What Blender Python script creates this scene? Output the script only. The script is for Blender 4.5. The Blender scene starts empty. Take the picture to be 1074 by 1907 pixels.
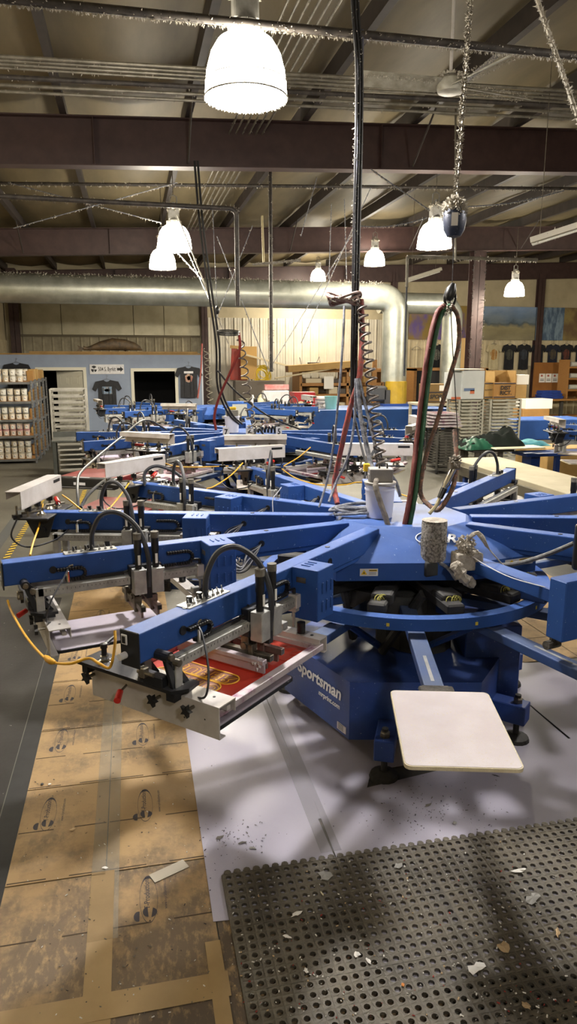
import bpy, bmesh, math, random
from mathutils import Vector as V, Matrix as Mx
random.seed(7)
R = math.radians
SC = bpy.context.scene
COL = SC.collection
# ---------------------------------------------------------------- camera numbers (1074x1907, focal 1322 px)
FPX = 1322.0; PITCH = R(12.0); YAW = R(12.4); EYE = 2.25
def ray(px, py):
    a = (px-537)/FPX; b = (953.5-py)/FPX
    x, y, z = a, math.cos(PITCH)+b*math.sin(PITCH), -math.sin(PITCH)+b*math.cos(PITCH)
    return V((x*math.cos(YAW)+y*math.sin(YAW), -x*math.sin(YAW)+y*math.cos(YAW), z))
def at(px, py, z=None, v=None, d=None):
    r = ray(px, py)
    t = (z-EYE)/r.z if z is not None else (v/r.y if v is not None else d)
    return V((0, 0, EYE))+r*t
# ---------------------------------------------------------------- materials
def lin(h):
    if isinstance(h, str):
        c = [int(h[i:i+2], 16)/255 for i in (0, 2, 4)]
    else: c = h
    return tuple(((x/12.92) if x <= .04045 else ((x+.055)/1.055)**2.4) for x in c)+(1,)
MATS = {}
def mat(name, col, rough=.55, metal=0, col2=None, scale=6, lo=.35, hi=.65, detail=6, bump=0, bscale=40, dust=0, dustcol='b9b4ab', spec=.5, emit=None, es=0, coat=0, speck=None, stretch=None, trans=0):
    if name in MATS: return MATS[name]
    m = bpy.data.materials.new(name); m.use_nodes = True; nt = m.node_tree; N = nt.nodes; L = nt.links
    b = N['Principled BSDF']; b.inputs['Roughness'].default_value = rough; b.inputs['Metallic'].default_value = metal
    b.inputs['Specular IOR Level'].default_value = spec
    b.inputs['Coat Weight'].default_value = coat
    b.inputs['Transmission Weight'].default_value = trans
    tc = N.new('ShaderNodeTexCoord')
    src = tc.outputs['Object']
    if stretch:
        mp = N.new('ShaderNodeMapping'); mp.inputs['Scale'].default_value = stretch; L.new(src, mp.inputs[0]); src = mp.outputs[0]
    cur = None
    def noise(sc, dt=detail, s=src):
        n = N.new('ShaderNodeTexNoise'); n.inputs['Scale'].default_value = sc; n.inputs['Detail'].default_value = dt; n.inputs['Roughness'].default_value = .6; L.new(s, n.inputs['Vector']); return n.outputs[0]
    def ramp(s, a, c):
        r = N.new('ShaderNodeMapRange'); r.inputs[1].default_value = a; r.inputs[2].default_value = c; L.new(s, r.inputs[0]); return r.outputs[0]
    def mix(f, a, c):
        x = N.new('ShaderNodeMix'); x.data_type = 'RGBA'
        L.new(f, x.inputs[0])
        for s, i in ((a, 6), (c, 7)):
            if hasattr(s, 'links'): L.new(s, x.inputs[i])
            else: x.inputs[i].default_value = s
        return x.outputs[2]
    cur = lin(col)
    if col2: cur = mix(ramp(noise(scale), lo, hi), cur, lin(col2))
    if speck: cur = mix(ramp(noise(speck[1], 3, tc.outputs['Object']), speck[2], speck[2]+.03), cur, lin(speck[0]))
    if dust:
        g = N.new('ShaderNodeNewGeometry'); sp = N.new('ShaderNodeSeparateXYZ'); L.new(g.outputs['Normal'], sp.inputs[0])
        up = ramp(sp.outputs[2], .5, .95)
        mu = N.new('ShaderNodeMath'); mu.operation = 'MULTIPLY'; L.new(up, mu.inputs[0]); L.new(ramp(noise(5, 8, tc.outputs['Object']), .2, .8), mu.inputs[1])
        m2 = N.new('ShaderNodeMath'); m2.operation = 'MULTIPLY'; L.new(mu.outputs[0], m2.inputs[0]); m2.inputs[1].default_value = dust
        cur = mix(m2.outputs[0], cur, lin(dustcol))
    if hasattr(cur, 'links'): L.new(cur, b.inputs['Base Color'])
    else: b.inputs['Base Color'].default_value = cur
    if bump:
        bp = N.new('ShaderNodeBump'); bp.inputs['Strength'].default_value = bump; bp.inputs['Distance'].default_value = .01
        L.new(noise(bscale, 4), bp.inputs['Height']); L.new(bp.outputs[0], b.inputs['Normal'])
    if emit:
        b.inputs['Emission Color'].default_value = lin(emit); b.inputs['Emission Strength'].default_value = es
    MATS[name] = m; return m
BLUE = mat('blue_powder_coat', '234a8d', .55, 0, '1f427f', 3, spec=.28, dust=.3, dustcol='7b91c6', speck=('8fa0c4', 60, .70))
BLUED = mat('blue_base_paint', '1f3f86', .4, 0, '1a3674', 4, dust=.35, dustcol='5a6688', speck=('8c97b8', 70, .69))
BLUEG = mat('blue_dusty', '1c3f7c', .5, 0, '2a3f66', 4, dust=.85, dustcol='6d7686')
DARK = mat('sooty_black', '16171a', .7, 0, '2a2a2b', 12, dust=.5, dustcol='55534f')
BLK = mat('black_plastic', '101113', .38, 0, dust=.25, dustcol='6a6864')
BLKM = mat('black_steel', '1b1d22', .35, .3, '24262b', 10, dust=.35, dustcol='8a8a90')
RUB = mat('rubber_hose', '24262b', .5, 0, '33353b', 9)
HOSEG = mat('grey_dusty_hose', '4c5160', .7, 0, '8a8c92', 25, bump=.5, bscale=90)
ALU = mat('brushed_aluminium', 'b0b0ad', .42, .35, '93938f', 14, dust=.25, dustcol='cfcdc8')
ALUW = mat('pale_anodised', 'c9c5c3', .42, .25, 'b5b0ac', 8)
CHRM = mat('chrome', 'd5d6d8', .12, 1)
STEEL = mat('tarnished_steel', '8c8578', .4, .8, '5c564c', 15)
LINT = mat('grey_lint', 'b8b1a6', .95, 0, '8d867b', 20, bump=1, bscale=60)
LINTY = mat('cream_lint', 'bdb7aa', .95, 0, '8f897c', 20, bump=1, bscale=60)
LINTD = mat('dark_lint', '57534d', .95, 0, '2d2b29', 14, bump=1, bscale=50)
YEL = mat('yellow_tube', 'd9a528', .45, 0, 'c89420', 20)
REDP = mat('red_plastic', 'b0221c', .35)
REDH = mat('red_hose', '9c3f36', .7, 0, '6e4a46', 30, bump=.4)
GRNH = mat('green_hose', '1f4a30', .6, 0, '2c5a3c', 30)
WHT = mat('white_plastic', 'dcdcdf', .4, 0, 'c8c8cc', 6)
PAPER = mat('white_paper', 'e4e2dc', .8)
INKB = mat('black_ink', '17181c', .6)
INKG = mat('faded_ink', '2f2c33', .8)
INKW = mat('white_vinyl', 'dfe1e6', .5)
INKY = mat('yellow_ink', 'd8a51c', .6)
PADM = mat('pallet_tape', 'c6c0c3', .8, 0, 'bcb4b6', 5, bump=.15, bscale=300, speck=('c2b9a6', 150, .62))
PADY = mat('pallet_adhesive', 'cfc6ae', .75, 0, 'bfb496', 12, bump=.5, bscale=60)
PADL = mat('pallet_lilac', 'b0a8b3', .6, 0, 'a49dab', 6)
FRMW = mat('stained_frame', 'bdb4b8', .45, .25, '8a5d78', 9, .52, .66)
MESHR = mat('red_screen_mesh', 'b83222', .5, 0, 'a62b20', 4)
INKR = mat('wet_red_ink', '8e2a1c', .3, 0, 'a83423', 4)
BRN = mat('brown_emulsion', '6e3218', .5)
PINKM = mat('pinkish_steel', 'a08980', .4, .6, '7d6a66', 12)
# ---------------------------------------------------------------- mesh collector
class G:
    def __init__(s): s.bm = bmesh.new(); s.mi = 0
    def m(s, i): s.mi = i; return s
    def _tag(s, faces):
        for f in faces: f.material_index = s.mi
    def box(s, x0, x1, y0, y1, z0, z1, b=0, M=None, seg=1):
        mm = Mx.Translation(((x0+x1)/2, (y0+y1)/2, (z0+z1)/2)) @ Mx.Diagonal((abs(x1-x0), abs(y1-y0), abs(z1-z0), 1))
        if M: mm = M @ mm
        r = bmesh.ops.create_cube(s.bm, size=1, matrix=mm); vs = r['verts']
        fs = set(f for v in vs for f in v.link_faces)
        s._tag(fs)
        if b:
            es = list(set(e for v in vs for e in v.link_edges))
            k = bmesh.ops.bevel(s.bm, geom=es, offset=b, segments=seg, affect='EDGES', profile=.5, clamp_overlap=True)
            s._tag(k['faces'])
        return s
    def ring(s, c, ax1, ax2, r, n):
        return [s.bm.verts.new(c+ax1*(r*math.cos(2*math.pi*i/n))+ax2*(r*math.sin(2*math.pi*i/n))) for i in range(n)]
    def skin(s, A, B):
        n = len(A); out = []
        for i in range(n):
            try: out.append(s.bm.faces.new((A[i], A[(i+1) % n], B[(i+1) % n], B[i])))
            except ValueError: pass
        s._tag(out); return out
    def cap(s, A, rev=False):
        try: f = s.bm.faces.new(list(reversed(A)) if rev else A); s._tag([f])
        except ValueError: pass
    def tube(s, pts, r, n=8, caps=True, jit=0, closed=False):
        pts = [V(p) for p in pts]; rs = r if isinstance(r, (list, tuple)) else [r]*len(pts)
        t = (pts[1]-pts[0]).normalized()
        up = V((0, 0, 1)) if abs(t.z) < .9 else V((1, 0, 0))
        a = t.cross(up).normalized(); first = prev = None
        for i, p in enumerate(pts):
            if i == 0: t2 = (pts[1]-pts[0])
            elif i == len(pts)-1: t2 = pts[i]-pts[i-1]
            else: t2 = pts[i+1]-pts[i-1]
            if t2.length < 1e-9: t2 = t
            t2 = t2.normalized()
            a = (a-t2*a.dot(t2))
            a = a.normalized() if a.length > 1e-6 else t2.orthogonal().normalized()
            b = t2.cross(a)
            c = s.ring(p, a, b, rs[i]*(1+(random.random()-.5)*jit), n)
            if jit:
                for v in c: v.co += (v.co-p)*((random.random()-.5)*jit)
            if prev: s.skin(prev, c)
            else: first = c
            prev = c; t = t2
        if caps: s.cap(first, True); s.cap(prev)
        return s
    def cyl(s, p0, p1, r, n=16, r2=None):
        return s.tube([p0, p1], [r, r if r2 is None else r2], n)
    def lathe(s, prof, c=(0, 0, 0), n=24, M=None, cap=True, sx=1, sy=1):
        prev = None; first = None
        for r, z in prof:
            k = [s.bm.verts.new((M or Mx()) @ (V(c)+V((r*sx*math.cos(2*math.pi*i/n), r*sy*math.sin(2*math.pi*i/n), z)))) for i in range(n)]
            if prev: s.skin(prev, k)
            else: first = k
            prev = k
        if cap: s.cap(first, True); s.cap(prev)
        return s
    def prism(s, pts, z0, z1, M=None, b=0):
        M = M or Mx()
        A = [s.bm.verts.new(M @ V((p[0], p[1], z0))) for p in pts]; B = [s.bm.verts.new(M @ V((p[0], p[1], z1))) for p in pts]
        s.skin(A, B); s.cap(A, True); s.cap(B); return s
    def rrect(s, x0, x1, y0, y1, z0, z1, r=.04, M=None, k=5):
        pts = []
        for cx, cy, a0 in ((x1-r, y1-r, 0), (x0+r, y1-r, 90), (x0+r, y0+r, 180), (x1-r, y0+r, 270)):
            for i in range(k): a = R(a0+90*i/(k-1)); pts.append((cx+r*math.cos(a), cy+r*math.sin(a)))
        return s.prism(pts, z0, z1, M)
    def quad(s, a, b, c, d):
        f = s.bm.faces.new([s.bm.verts.new(V(p)) for p in (a, b, c, d)]); s._tag([f]); return s
    def lint(s, pts, r, per=60, size=.02, down=True):
        for i in range(len(pts)-1):
            a, b = V(pts[i]), V(pts[i+1]); L = (b-a).length
            for k in range(int(L*per)+(1 if random.random() < (L*per) % 1 else 0)):
                t = random.random(); p = a.lerp(b, t)
                d = V((random.gauss(0, 1), random.gauss(0, 1), random.gauss(0, 1))); d = d.normalized()
                if down and random.random() < .5: d = V((d.x*.3, d.y*.3, -1)).normalized()
                q = p+d*r*.9; h = size*random.uniform(.3, 1.2); w = size*random.uniform(.12, .4)
                o = d.orthogonal().normalized(); o2 = d.cross(o)
                vs = [s.bm.verts.new(q+o*w), s.bm.verts.new(q+(o2*.9-o*.5)*w), s.bm.verts.new(q-(o2*.9+o*.5)*w), s.bm.verts.new(q+d*h+o*random.gauss(0, .3)*h)]
                for f in ((0, 1, 3), (1, 2, 3), (2, 0, 3)): s._tag([s.bm.faces.new([vs[j] for j in f])])
        return s
    def fuzz(s, c, r, n=60, size=.01, squash=1):
        for k in range(n):
            d = V((random.gauss(0, 1), random.gauss(0, 1), random.gauss(0, 1))).normalized(); p = V(c)+V((d.x*r, d.y*r, d.z*r*squash))
            w = size*random.uniform(.4, 1); o = d.orthogonal().normalized(); o2 = d.cross(o)
            vs = [s.bm.verts.new(p+o*w), s.bm.verts.new(p+(o2*.9-o*.5)*w), s.bm.verts.new(p-(o2*.9+o*.5)*w), s.bm.verts.new(p+d*size*random.uniform(.5, 1.5))]
            for f in ((0, 1, 3), (1, 2, 3), (2, 0, 3)): s._tag([s.bm.faces.new([vs[j] for j in f])])
        return s
    def mesh(s, name, mats, smooth=False):
        me = bpy.data.meshes.new(name)
        bmesh.ops.recalc_face_normals(s.bm, faces=s.bm.faces)
        s.bm.to_mesh(me); s.bm.free()
        for m in (mats if isinstance(mats, (list, tuple)) else [mats]): me.materials.append(m)
        if smooth:
            for p in me.polygons: p.use_smooth = True
            try: me.set_sharp_from_angle(angle=R(40))
            except Exception: pass
        return me
    def obj(s, name, mats, parent=None, smooth=False, loc=None):
        return O(name, s.mesh(name, mats, smooth), parent, loc)
def O(name, me, parent=None, loc=None, rz=0, rot=None):
    o = bpy.data.objects.new(name, me); COL.objects.link(o); o.parent = parent
    if loc is not None: o.location = loc
    if rz: o.rotation_euler = (0, 0, rz)
    if rot is not None: o.rotation_euler = rot
    return o
def tag(o, label=None, cat=None, group=None, kind=None):
    for k, v in (('label', label), ('category', cat), ('group', group), ('kind', kind)):
        if v: o[k] = v
    return o
def thing(name, label, cat, loc=(0, 0, 0), rz=0, group=None):
    return tag(O(name, None, None, loc, rz), label, cat, group)
def struct(o): o['kind'] = 'structure'; return o
def cr(pts, n=8):  # catmull-rom through points
    pts = [V(p) for p in pts]; P = [pts[0]*2-pts[1]]+pts+[pts[-1]*2-pts[-2]]; out = []
    for i in range(1, len(P)-2):
        a, b, c, d = P[i-1:i+3]
        for k in range(n):
            t = k/n; out.append(.5*((2*b)+(c-a)*t+(2*a-5*b+4*c-d)*t*t+(3*b-a-3*c+d)*t**3))
    out.append(pts[-1]); return out
def text_mesh(s, size, mt, ext=.0006, bold=0, sx=1, shear=0, align='CENTER'):
    cu = bpy.data.curves.new('lettering', 'FONT'); cu.body = s; cu.size = size; cu.extrude = ext; cu.offset = bold; cu.shear = shear
    cu.align_x = align; cu.align_y = 'CENTER'; cu.resolution_u = 3
    o = bpy.data.objects.new('lettering', cu); COL.objects.link(o)
    dg = bpy.context.evaluated_depsgraph_get(); me = bpy.data.meshes.new_from_object(o.evaluated_get(dg))
    bpy.data.objects.remove(o); bpy.data.curves.remove(cu)
    me.transform(Mx.Diagonal((sx, 1, 1, 1))); me.materials.clear(); me.materials.append(mt); me.name = 'lettering'
    return me
def add_text(s, size, mt, parent, M, **k):
    o = O('lettering', text_mesh(s, size, mt, **k), parent); o.matrix_local = M; return o
def frame(o, x, y):  # matrix with origin o, local x and y axes
    x = V(x).normalized(); z = x.cross(V(y)).normalized(); y = z.cross(x)
    m = Mx.Identity(4)
    for i in range(3): m[i][0], m[i][1], m[i][2], m[i][3] = x[i], y[i], z[i], o[i]
    return m
ORD = ['first', 'second', 'third', 'fourth', 'fifth', 'sixth', 'seventh', 'eighth', 'ninth', 'tenth', 'eleventh', 'twelfth']
LAMP_E = 22.0; LP = 1.0; EXPO = 1.15
# ================================================================ screen printing press
# arm-local frame: x outward from the carousel centre, y to the left of that, z height above floor
HP = V((2.27, 0, 1.2))                     # pivot of the outer clamp
LIB = {}
def lib(key, g, mats, smooth=False):
    LIB[key] = (key.split(':')[0], g.mesh(key.split(':')[0], mats, smooth))
def build_lib():
    g = G().box(.42, 2.36, -.043, .043, 1.19, 1.305, .006, seg=2)
    g.box(.42, 1.15, -.036, .036, 1.165, 1.19, .004)
    g.m(1).box(2.358, 2.365, -.047, .047, 1.172, 1.31, .003)
    g.m(2).box(2.365, 2.371, -.036, -.006, 1.255, 1.295, .003)
    g.m(2).cyl((2.365, -.022, 1.215), (2.395, -.022, 1.215), .013, 14)
    g.m(1).box(2.3705, 2.3725, -.029, -.013, 1.262, 1.288)
    for x in (.95, 1.82, 2.06):                       # grommets on the top face
        g.m(1).lathe([(.013, 1.304), (.013, 1.3075), (.004, 1.3075)], (x, 0, 0), 14)
    g.m(1).cyl((2.13, .042, 1.245), (2.13, .05, 1.245), .018, 16)
    g.cyl((1.0, .042, 1.245), (1.0, .048, 1.245), .018, 14)
    lib('print_arm', g, [BLUE, BLKM, WHT])
    g = G()
    for sy in (1, -1):
        g.box(1.18, 2.15, sy*.058, sy*.1, 1.128, 1.172, .003).box(1.18, 2.15, sy*.066, sy*.092, 1.1721, 1.176)
        g.box(2.12, 2.16, sy*.058, sy*.1, 1.02, 1.172, .003)
        g.m(1)
        for k in range(46): x = 1.21+k*.02; g.box(x, x+.002, sy*.1, sy*.1008, 1.15, 1.158+(k % 5 == 0)*.006)
        g.m(0)
    lib('guide_rail', g, [ALU, INKB])
    g = G().box(1.15, 1.3, .056, .2, 1.06, 1.309, .005, seg=2)
    for k in range(3):
        for z in (1.1, 1.19): g.box(1.145, 1.151, .085+k*.033, .097+k*.033, z, z+.055, .003)
        g.box(1.185+k*.03, 1.195+k*.03, .08, .13, 1.308, 1.313, .002)
        for z in (1.1, 1.19): g.box(1.17+k*.04, 1.182+k*.04, .199, .205, z, z+.055, .003)
    g.m(1).box(1.3, 1.302, .085, .135, 1.24, 1.265)
    g.m(2).cyl((1.15, .03, 1.16), (1.1, .05, 1.14), .02, 8)
    lib('control_box', g, [BLUE, STEEL, DARK])
    g = G()
    for x in (1.57, 1.66):
        g.box(x-.032, x+.032, .1, .162, 1.085, 1.215, .004, seg=2)
        g.box(x-.04, x-.032, .1, .13, 1.11, 1.13).cyl((x-.03, .13, 1.2), (x-.045, .13, 1.2), .008, 8)
    g.m(1).box(1.53, 1.70, .06, .1, 1.1, 1.225, .003).box(1.6, 1.63, .1, .155, 1.06, 1.2)
    lib('squeegee_carriage', g, [ALU, BLKM])
    g = G()
    for x in (1.57, 1.66):
        g = G()
        g.m(0).cyl((x, .13, 1.215), (x, .13, 1.30), .017, 16).m(1).cyl((x, .13, 1.30), (x, .13, 1.39), .0195, 16).m(2).cyl((x, .13, 1.37), (x, .13, 1.402), .021, 16)
        g.m(3).box(x-.006, x+.006, .148, .152, 1.24, 1.29)
        lib('air_cylinder:%d' % (x > 1.6), g, [BLK, BLK, mat('dusty_cap', '6f6b62', .8, 0, '4a4741', 20), PAPER])
    g = G()
    pts = cr([(1.86, 0, 1.305), (1.855, .005, 1.4), (1.81, .03, 1.49), (1.73, .07, 1.50), (1.65, .12, 1.42), (1.615, .155, 1.28), (1.615, .15, 1.12)], 8)
    g.tube(pts, .0125, 8).m(1).lathe([(.024, 0), (.024, .008), (.014, .01)], (1.86, 0, 1.305), 12)
    lib('air_hose', g, [RUB, BLKM], True)
    def bar(nm, x, w, mt):
        g = G().box(x-w, x+w, -.19, .19, 1.0, 1.028, .001).m(2)
        g.box(x-w*.7, x+w*.7, .1895, .1905, 1.003, 1.024).m(1)
        g.box(x-.006, x+.006, -.18, .165, .962, 1.002).m(0)
        for y in (-.09, .09): g.box(x-w-.005, x+w+.008, y-.012, y+.012, .975, 1.06, .003)
        for y in (.06,): g.cyl((x-.02, y, 1.05), (x+.03, y, 1.05), .016, 12).box(x-.004, x+.02, y-.02, y+.02, 1.03, 1.1, .003).m(2).tube([(x, .11, 1.09), (x, .08, 1.05)], .01, 8).m(0)
        lib(nm, g, [mt, PINKM, BLK])
    bar('squeegee_bar', 1.575, .013, PINKM); bar('flood_bar', 1.66, .014, STEEL)
    g = G().box(1.70, 1.712, -.3, .185, .96, 1.018, .002).box(1.69, 1.722, -.3, .185, 1.0, 1.02, .002).m(1).box(1.703, 1.709, -.29, .175, .948, .962).m(2).fuzz((1.706, .15, 1.0), .02, 30, .012, 1)
    lib('squeegee_holder', g, [mat('lilac_holder', 'b7adb6', .45, .15, 'a3969f', 9), INKR, WHT])
    def chain(nm, x0, x1, z0, z1, stub):
        g = G()
        rr = (z1-z0)/2
        pts = [(x0+.13, z1)]+[(x0+.02, z1)]+[(x0+.02-rr*math.sin(a), (z0+z1)/2+rr*math.cos(a)) for a in [i*math.pi/8 for i in range(1, 8)]]+[(x0+.02, z0), (x1, z0)]
        # links along the path
        path = cr([(p[0], .068, p[1]) for p in pts], 5)
        acc = 0; last = path[0]
        for p in path[1:]:
            while (p-last).length > .014:
                d = (p-last).normalized(); c = last+d*.007
                M = frame(c, d, V((0, 1, 0)))
                g.box(-.0062, .0062, -.012, .012, -.0075, .0075, .002, M=M); last = last+d*.014
        g.m(1)
        if stub: g.cyl((stub, .078, 1.18), (stub, .078, 1.235), .009, 10).tube(cr([(stub, .078, 1.235), (stub-.005, .072, 1.255), (stub-.03, .066, 1.26)], 4), .005, 6)
        lib(nm, g, [BLK, CHRM])
    chain('cable_chain', 1.92, 2.02+.0, 1.19, 1.245, 2.0)
    chain('energy_chain', 1.36, 1.52, 1.195, 1.26, None)
    g = G(); g.box(1.72, 1.98, .056, .072, 1.178, 1.192).tube(cr([(1.72, .066, 1.19), (1.69, .07, 1.20), (1.66, .07, 1.23)], 4), .006, 6)
    lib('cable_tray', g, [BLK])
    g = G().box(1.74, 2.0, -.035, .035, 1.305, 1.309, .001).m(1)
    for k in range(8):
        x = 1.765+k*.03
        g.m(0).cyl((x, .012, 1.309), (x, .012, 1.318), .007, 8).tube([(x, .012, 1.318), (x+.006, .012, 1.338)], .0025, 6)
        if k in (4, 6): g.m(1).cyl((x, -.012, 1.309), (x, -.012, 1.335), .012, 12)
        g.m(1).box(x-.012, x+.012, -.032, -.026, 1.309, 1.3095)
    lib('switch_panel', g, [ALU, BLK])
    g = G().box(1.345, 1.412, -.35, .24, .995, 1.0).box(1.345, 1.35, -.35, .24, .925, .997).box(1.408, 1.412, -.35, .24, .965, .997).box(1.345, 1.37, -.35, .24, .923, .928)
    g.m(1)
    for y in (-.3, 0, .18): g.cyl((1.38, y, 1.0), (1.38, y, 1.0015), .008, 10)
    g.m(1).cyl((1.38, .12, 1.0), (1.38, .12, 1.052), .02, 14).cyl((1.38, -.22, 1.0), (1.38, -.22, 1.052), .02, 14)
    g.m(2).box(1.355, 1.4, -.02, .03, 1.0, 1.03, .002).cyl((1.378, .078, 1.02), (1.378, .078, 1.12), .007, 8).box(1.36, 1.396, .056, .1, 1.1, 1.12, .002)
    g.m(0).box(1.355, 1.4, .06, .108, 1.12, 1.185, .003).m(1).cyl((1.378, .08, 1.185), (1.378, .08, 1.21), .008, 8).tube([(1.378, .08, 1.21), (1.43, .08, 1.215)], .006, 8)
    lib('rear_clamp', g, [ALUW, BLK, ALU])
    # outer clamp family, authored relative to the pivot HP
    def H(g): return g
    def T(x, y, z): return (x-HP.x, y-HP.y, z-HP.z)
    def bx(g, x0, x1, y0, y1, z0, z1, b=0): g.box(x0-HP.x, x1-HP.x, y0, y1, z0-HP.z, z1-HP.z, b)
    g = G()
    bx(g, 2.1, 2.2, -.4, .27, 1.012, 1.017); bx(g, 2.196, 2.201, -.4, .27, .892, 1.015); bx(g, 2.1, 2.104, -.4, .27, .965, 1.015); bx(g, 2.165, 2.2, -.4, .27, .888, .893)
    bx(g, 2.12, 2.14, -.39, .26, .978, .995)
    g.m(1)
    for y in (-.35, -.1, .2): g.cyl(T(2.14, y, 1.017), T(2.14, y, 1.0185), .006, 8)
    bx(g, 2.2, 2.2015, .1, .106, .93, .936); bx(g, 2.2, 2.2015, .2, .206, .95, .956)
    lib('front_clamp', g, [ALUW, BLK])
    g = G(); pts = [(2.13, -.42), (2.13, .12), (2.2, .13), (2.255, .09), (2.255, -.42)]
    g.prism([(p[0]-HP.x, p[1]) for p in pts], 1.042-HP.z, 1.056-HP.z)
    bx(g, 2.14, 2.24, -.41, -.38, 1.003, 1.035); bx(g, 2.14, 2.24, .05, .09, 1.003, 1.035)
    lib('clamp_plate', g, [BLKM])
    g = G()
    for y in (-.085, .07):
        g.prism([(2.21-HP.x, 1.05-HP.z), (2.235-HP.x, 1.05-HP.z), (.013, .012), (-.012, .016)], y, y+.014, M=frame((0, 0, 0), (1, 0, 0), (0, 0, 1)) @ Mx.Diagonal((1, 1, -1, 1)))
        g.prism([(2.14-HP.x, 1.05-HP.z), (2.165-HP.x, 1.05-HP.z), (.013, 0), (-.015, .012)], y, y+.014, M=frame((0, 0, 0), (1, 0, 0), (0, 0, 1)) @ Mx.Diagonal((1, 1, -1, 1)))
    g.cyl((0, -.09, 0), (0, .105, 0), .02, 14).m(1).cyl((0, .105, 0), (0, .118, 0), .013, 12).cyl((-.03, .1, -.03), (-.03, .125, -.03), .014, 10)
    g.m(0).box(-.05, -.01, -.05, .05, -.145, -.1, .004).m(1).box(.0, .03, -.03, .0, -.1, -.06, .004).cyl((.02, -.04, -.08), (.02, .04, -.08), .008, 8)
    lib('pivot_bracket', g, [BLKM, STEEL])
    for i, (y, ang) in enumerate(((-.33, 200), (.06, 215))):
        g = G(); x = 2.19-HP.x; z = 1.05-HP.z
        g.lathe([(.033, 0), (.031, .006), (.018, .014), (.018, .026), (.014, .03)], (x, y, z), 18).m(1)
        g.cyl((x, y, z+.03), (x, y, z+.075), .0115, 12).lathe([(.015, .06), (.015, .078), (.006, .08)], (x, y, z), 12)
        a = R(ang); g.tube([(x, y, z+.07), (x+.085*math.cos(a), y+.085*math.sin(a), z+.072)], [.01, .007], 8)
        lib('lever_handle:%d' % i, g, [CHRM, BLK], True)
    for i, (y, z) in enumerate(((-.385, .985), (-.02, .985), (.15, .99))):
        g = G(); x = 2.2-HP.x; zz = z-HP.z
        g.cyl((x, y, zz), (x+.045, y, zz), .007, 8).m(1)
        st = [((.027 if k % 2 == 0 else .012)*math.cos(k*math.pi/5), (.027 if k % 2 == 0 else .012)*math.sin(k*math.pi/5)) for k in range(10)]
        g.prism(st, 0, .016, M=frame((x+.035, y, zz), (0, 1, 0), (0, 0, 1)))
        lib('star_knob:%d' % i, g, [STEEL, BLK])
    g = G().cyl(T(2.2, -.2, .985), T(2.245, -.19, .975), .005, 8).m(1).tube([T(2.245, -.19, .977), T(2.29, -.16, .965)], [.013, .014], 12)
    lib('red_grip', g, [STEEL, REDP], True)
    g = G().tube(cr([T(2.06, .062, 1.245), T(2.09, .11, 1.22), T(2.17, .2, 1.14), T(2.2, .21, 1.05), T(2.16, .12, 1.0)], 8), .0045, 6)
    lib('air_line', g, [RUB], True)
build_lib()
OUTER = ['front_clamp', 'clamp_plate', 'pivot_bracket', 'lever_handle:0', 'lever_handle:1', 'star_knob:0', 'star_knob:1', 'star_knob:2', 'red_grip']
g = G()
for k in range(7):
    y0 = .06+.008*(k % 3); z0 = 1.2+.012*(k % 4)
    g.m(k % 2).tube(cr([(1.15, .07+.012*k, 1.13+.012*k), (1.09, .08+.01*k, 1.10+.01*k), (1.03, .09-.004*k, 1.12+.015*k), (.97, .075, 1.2+.006*k), (.94, .058, 1.245)], 5), .0035, 5)
g.m(1).box(1.11, 1.15, .07, .12, 1.13, 1.19, .003).m(2).fuzz((1.1, .09, 1.16), .03, 30, .008)
lib('wire_loom', g, [RUB, WHT, LINT])
# raised outer clamp: channel held up above a black plate
g = G().box(2.30, 2.395, -.33, .33, 1.483, 1.488).box(2.30, 2.305, -.33, .33, 1.378, 1.486).box(2.39, 2.395, -.33, .33, 1.44, 1.486).box(2.30, 2.33, -.33, .33, 1.376, 1.38).m(1).box(2.2985, 2.3, -.3, -.19, 1.452, 1.472)
lib('front_clamp:up', g, [ALUW, BLK])
g = G().box(2.2, 2.42, -.25, .2, 1.285, 1.299, .004)
g.prism([(2.2, 1.29), (2.25, 1.15), (2.33, 1.14), (2.4, 1.29)], -.085, -.07, M=frame((0, 0, 0), (1, 0, 0), (0, 0, 1)) @ Mx.Diagonal((1, 1, -1, 1))).prism([(2.2, 1.29), (2.25, 1.15), (2.33, 1.14), (2.4, 1.29)], .07, .085, M=frame((0, 0, 0), (1, 0, 0), (0, 0, 1)) @ Mx.Diagonal((1, 1, -1, 1)))
g.cyl((2.28, -.1, 1.2), (2.28, .1, 1.2), .018, 12).cyl((2.36, -.03, 1.19), (2.36, -.03, 1.285), .02, 10).cyl((2.36, .05, 1.22), (2.36, .05, 1.285), .014, 10).box(2.34, 2.38, -.02, .04, 1.21, 1.25, .004).cyl((2.31, -.07, 1.16), (2.31, .08, 1.16), .012, 10)
lib('clamp_plate:up', g, [BLKM])
g = G()
for y in (-.2, 0, .15): g.m(0).cyl((2.34, y, 1.299), (2.34, y, 1.4), .009, 8).m(1).cyl((2.34, y, 1.335), (2.34, y, 1.365), .022, 10)
for y in (-.17, -.05, .1): g.m(0).lathe([(.03, 1.299), (.026, 1.31), (.012, 1.325)], (2.28, y, 0), 12)
g.m(0).tube([(2.24, -.2, 1.32), (2.32, -.08, 1.325), (2.30, .02, 1.32)], .008, 7).tube([(2.38, .16, 1.32), (2.27, .12, 1.33)], .008, 7)
lib('clamp_posts', g, [STEEL, BLK])
g = G().tube([(2.25, -.12, 1.335), (2.3, -.21, 1.345)], [.015, .016], 10).m(1).tube([(2.22, -.06, 1.33), (2.25, -.12, 1.335)], .006, 8)
lib('red_grip:up', g, [REDP, STEEL], True)
g = G().cyl((2.36, .27, 1.33), (2.36, .27, 1.39), .007, 8).m(1)
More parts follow.
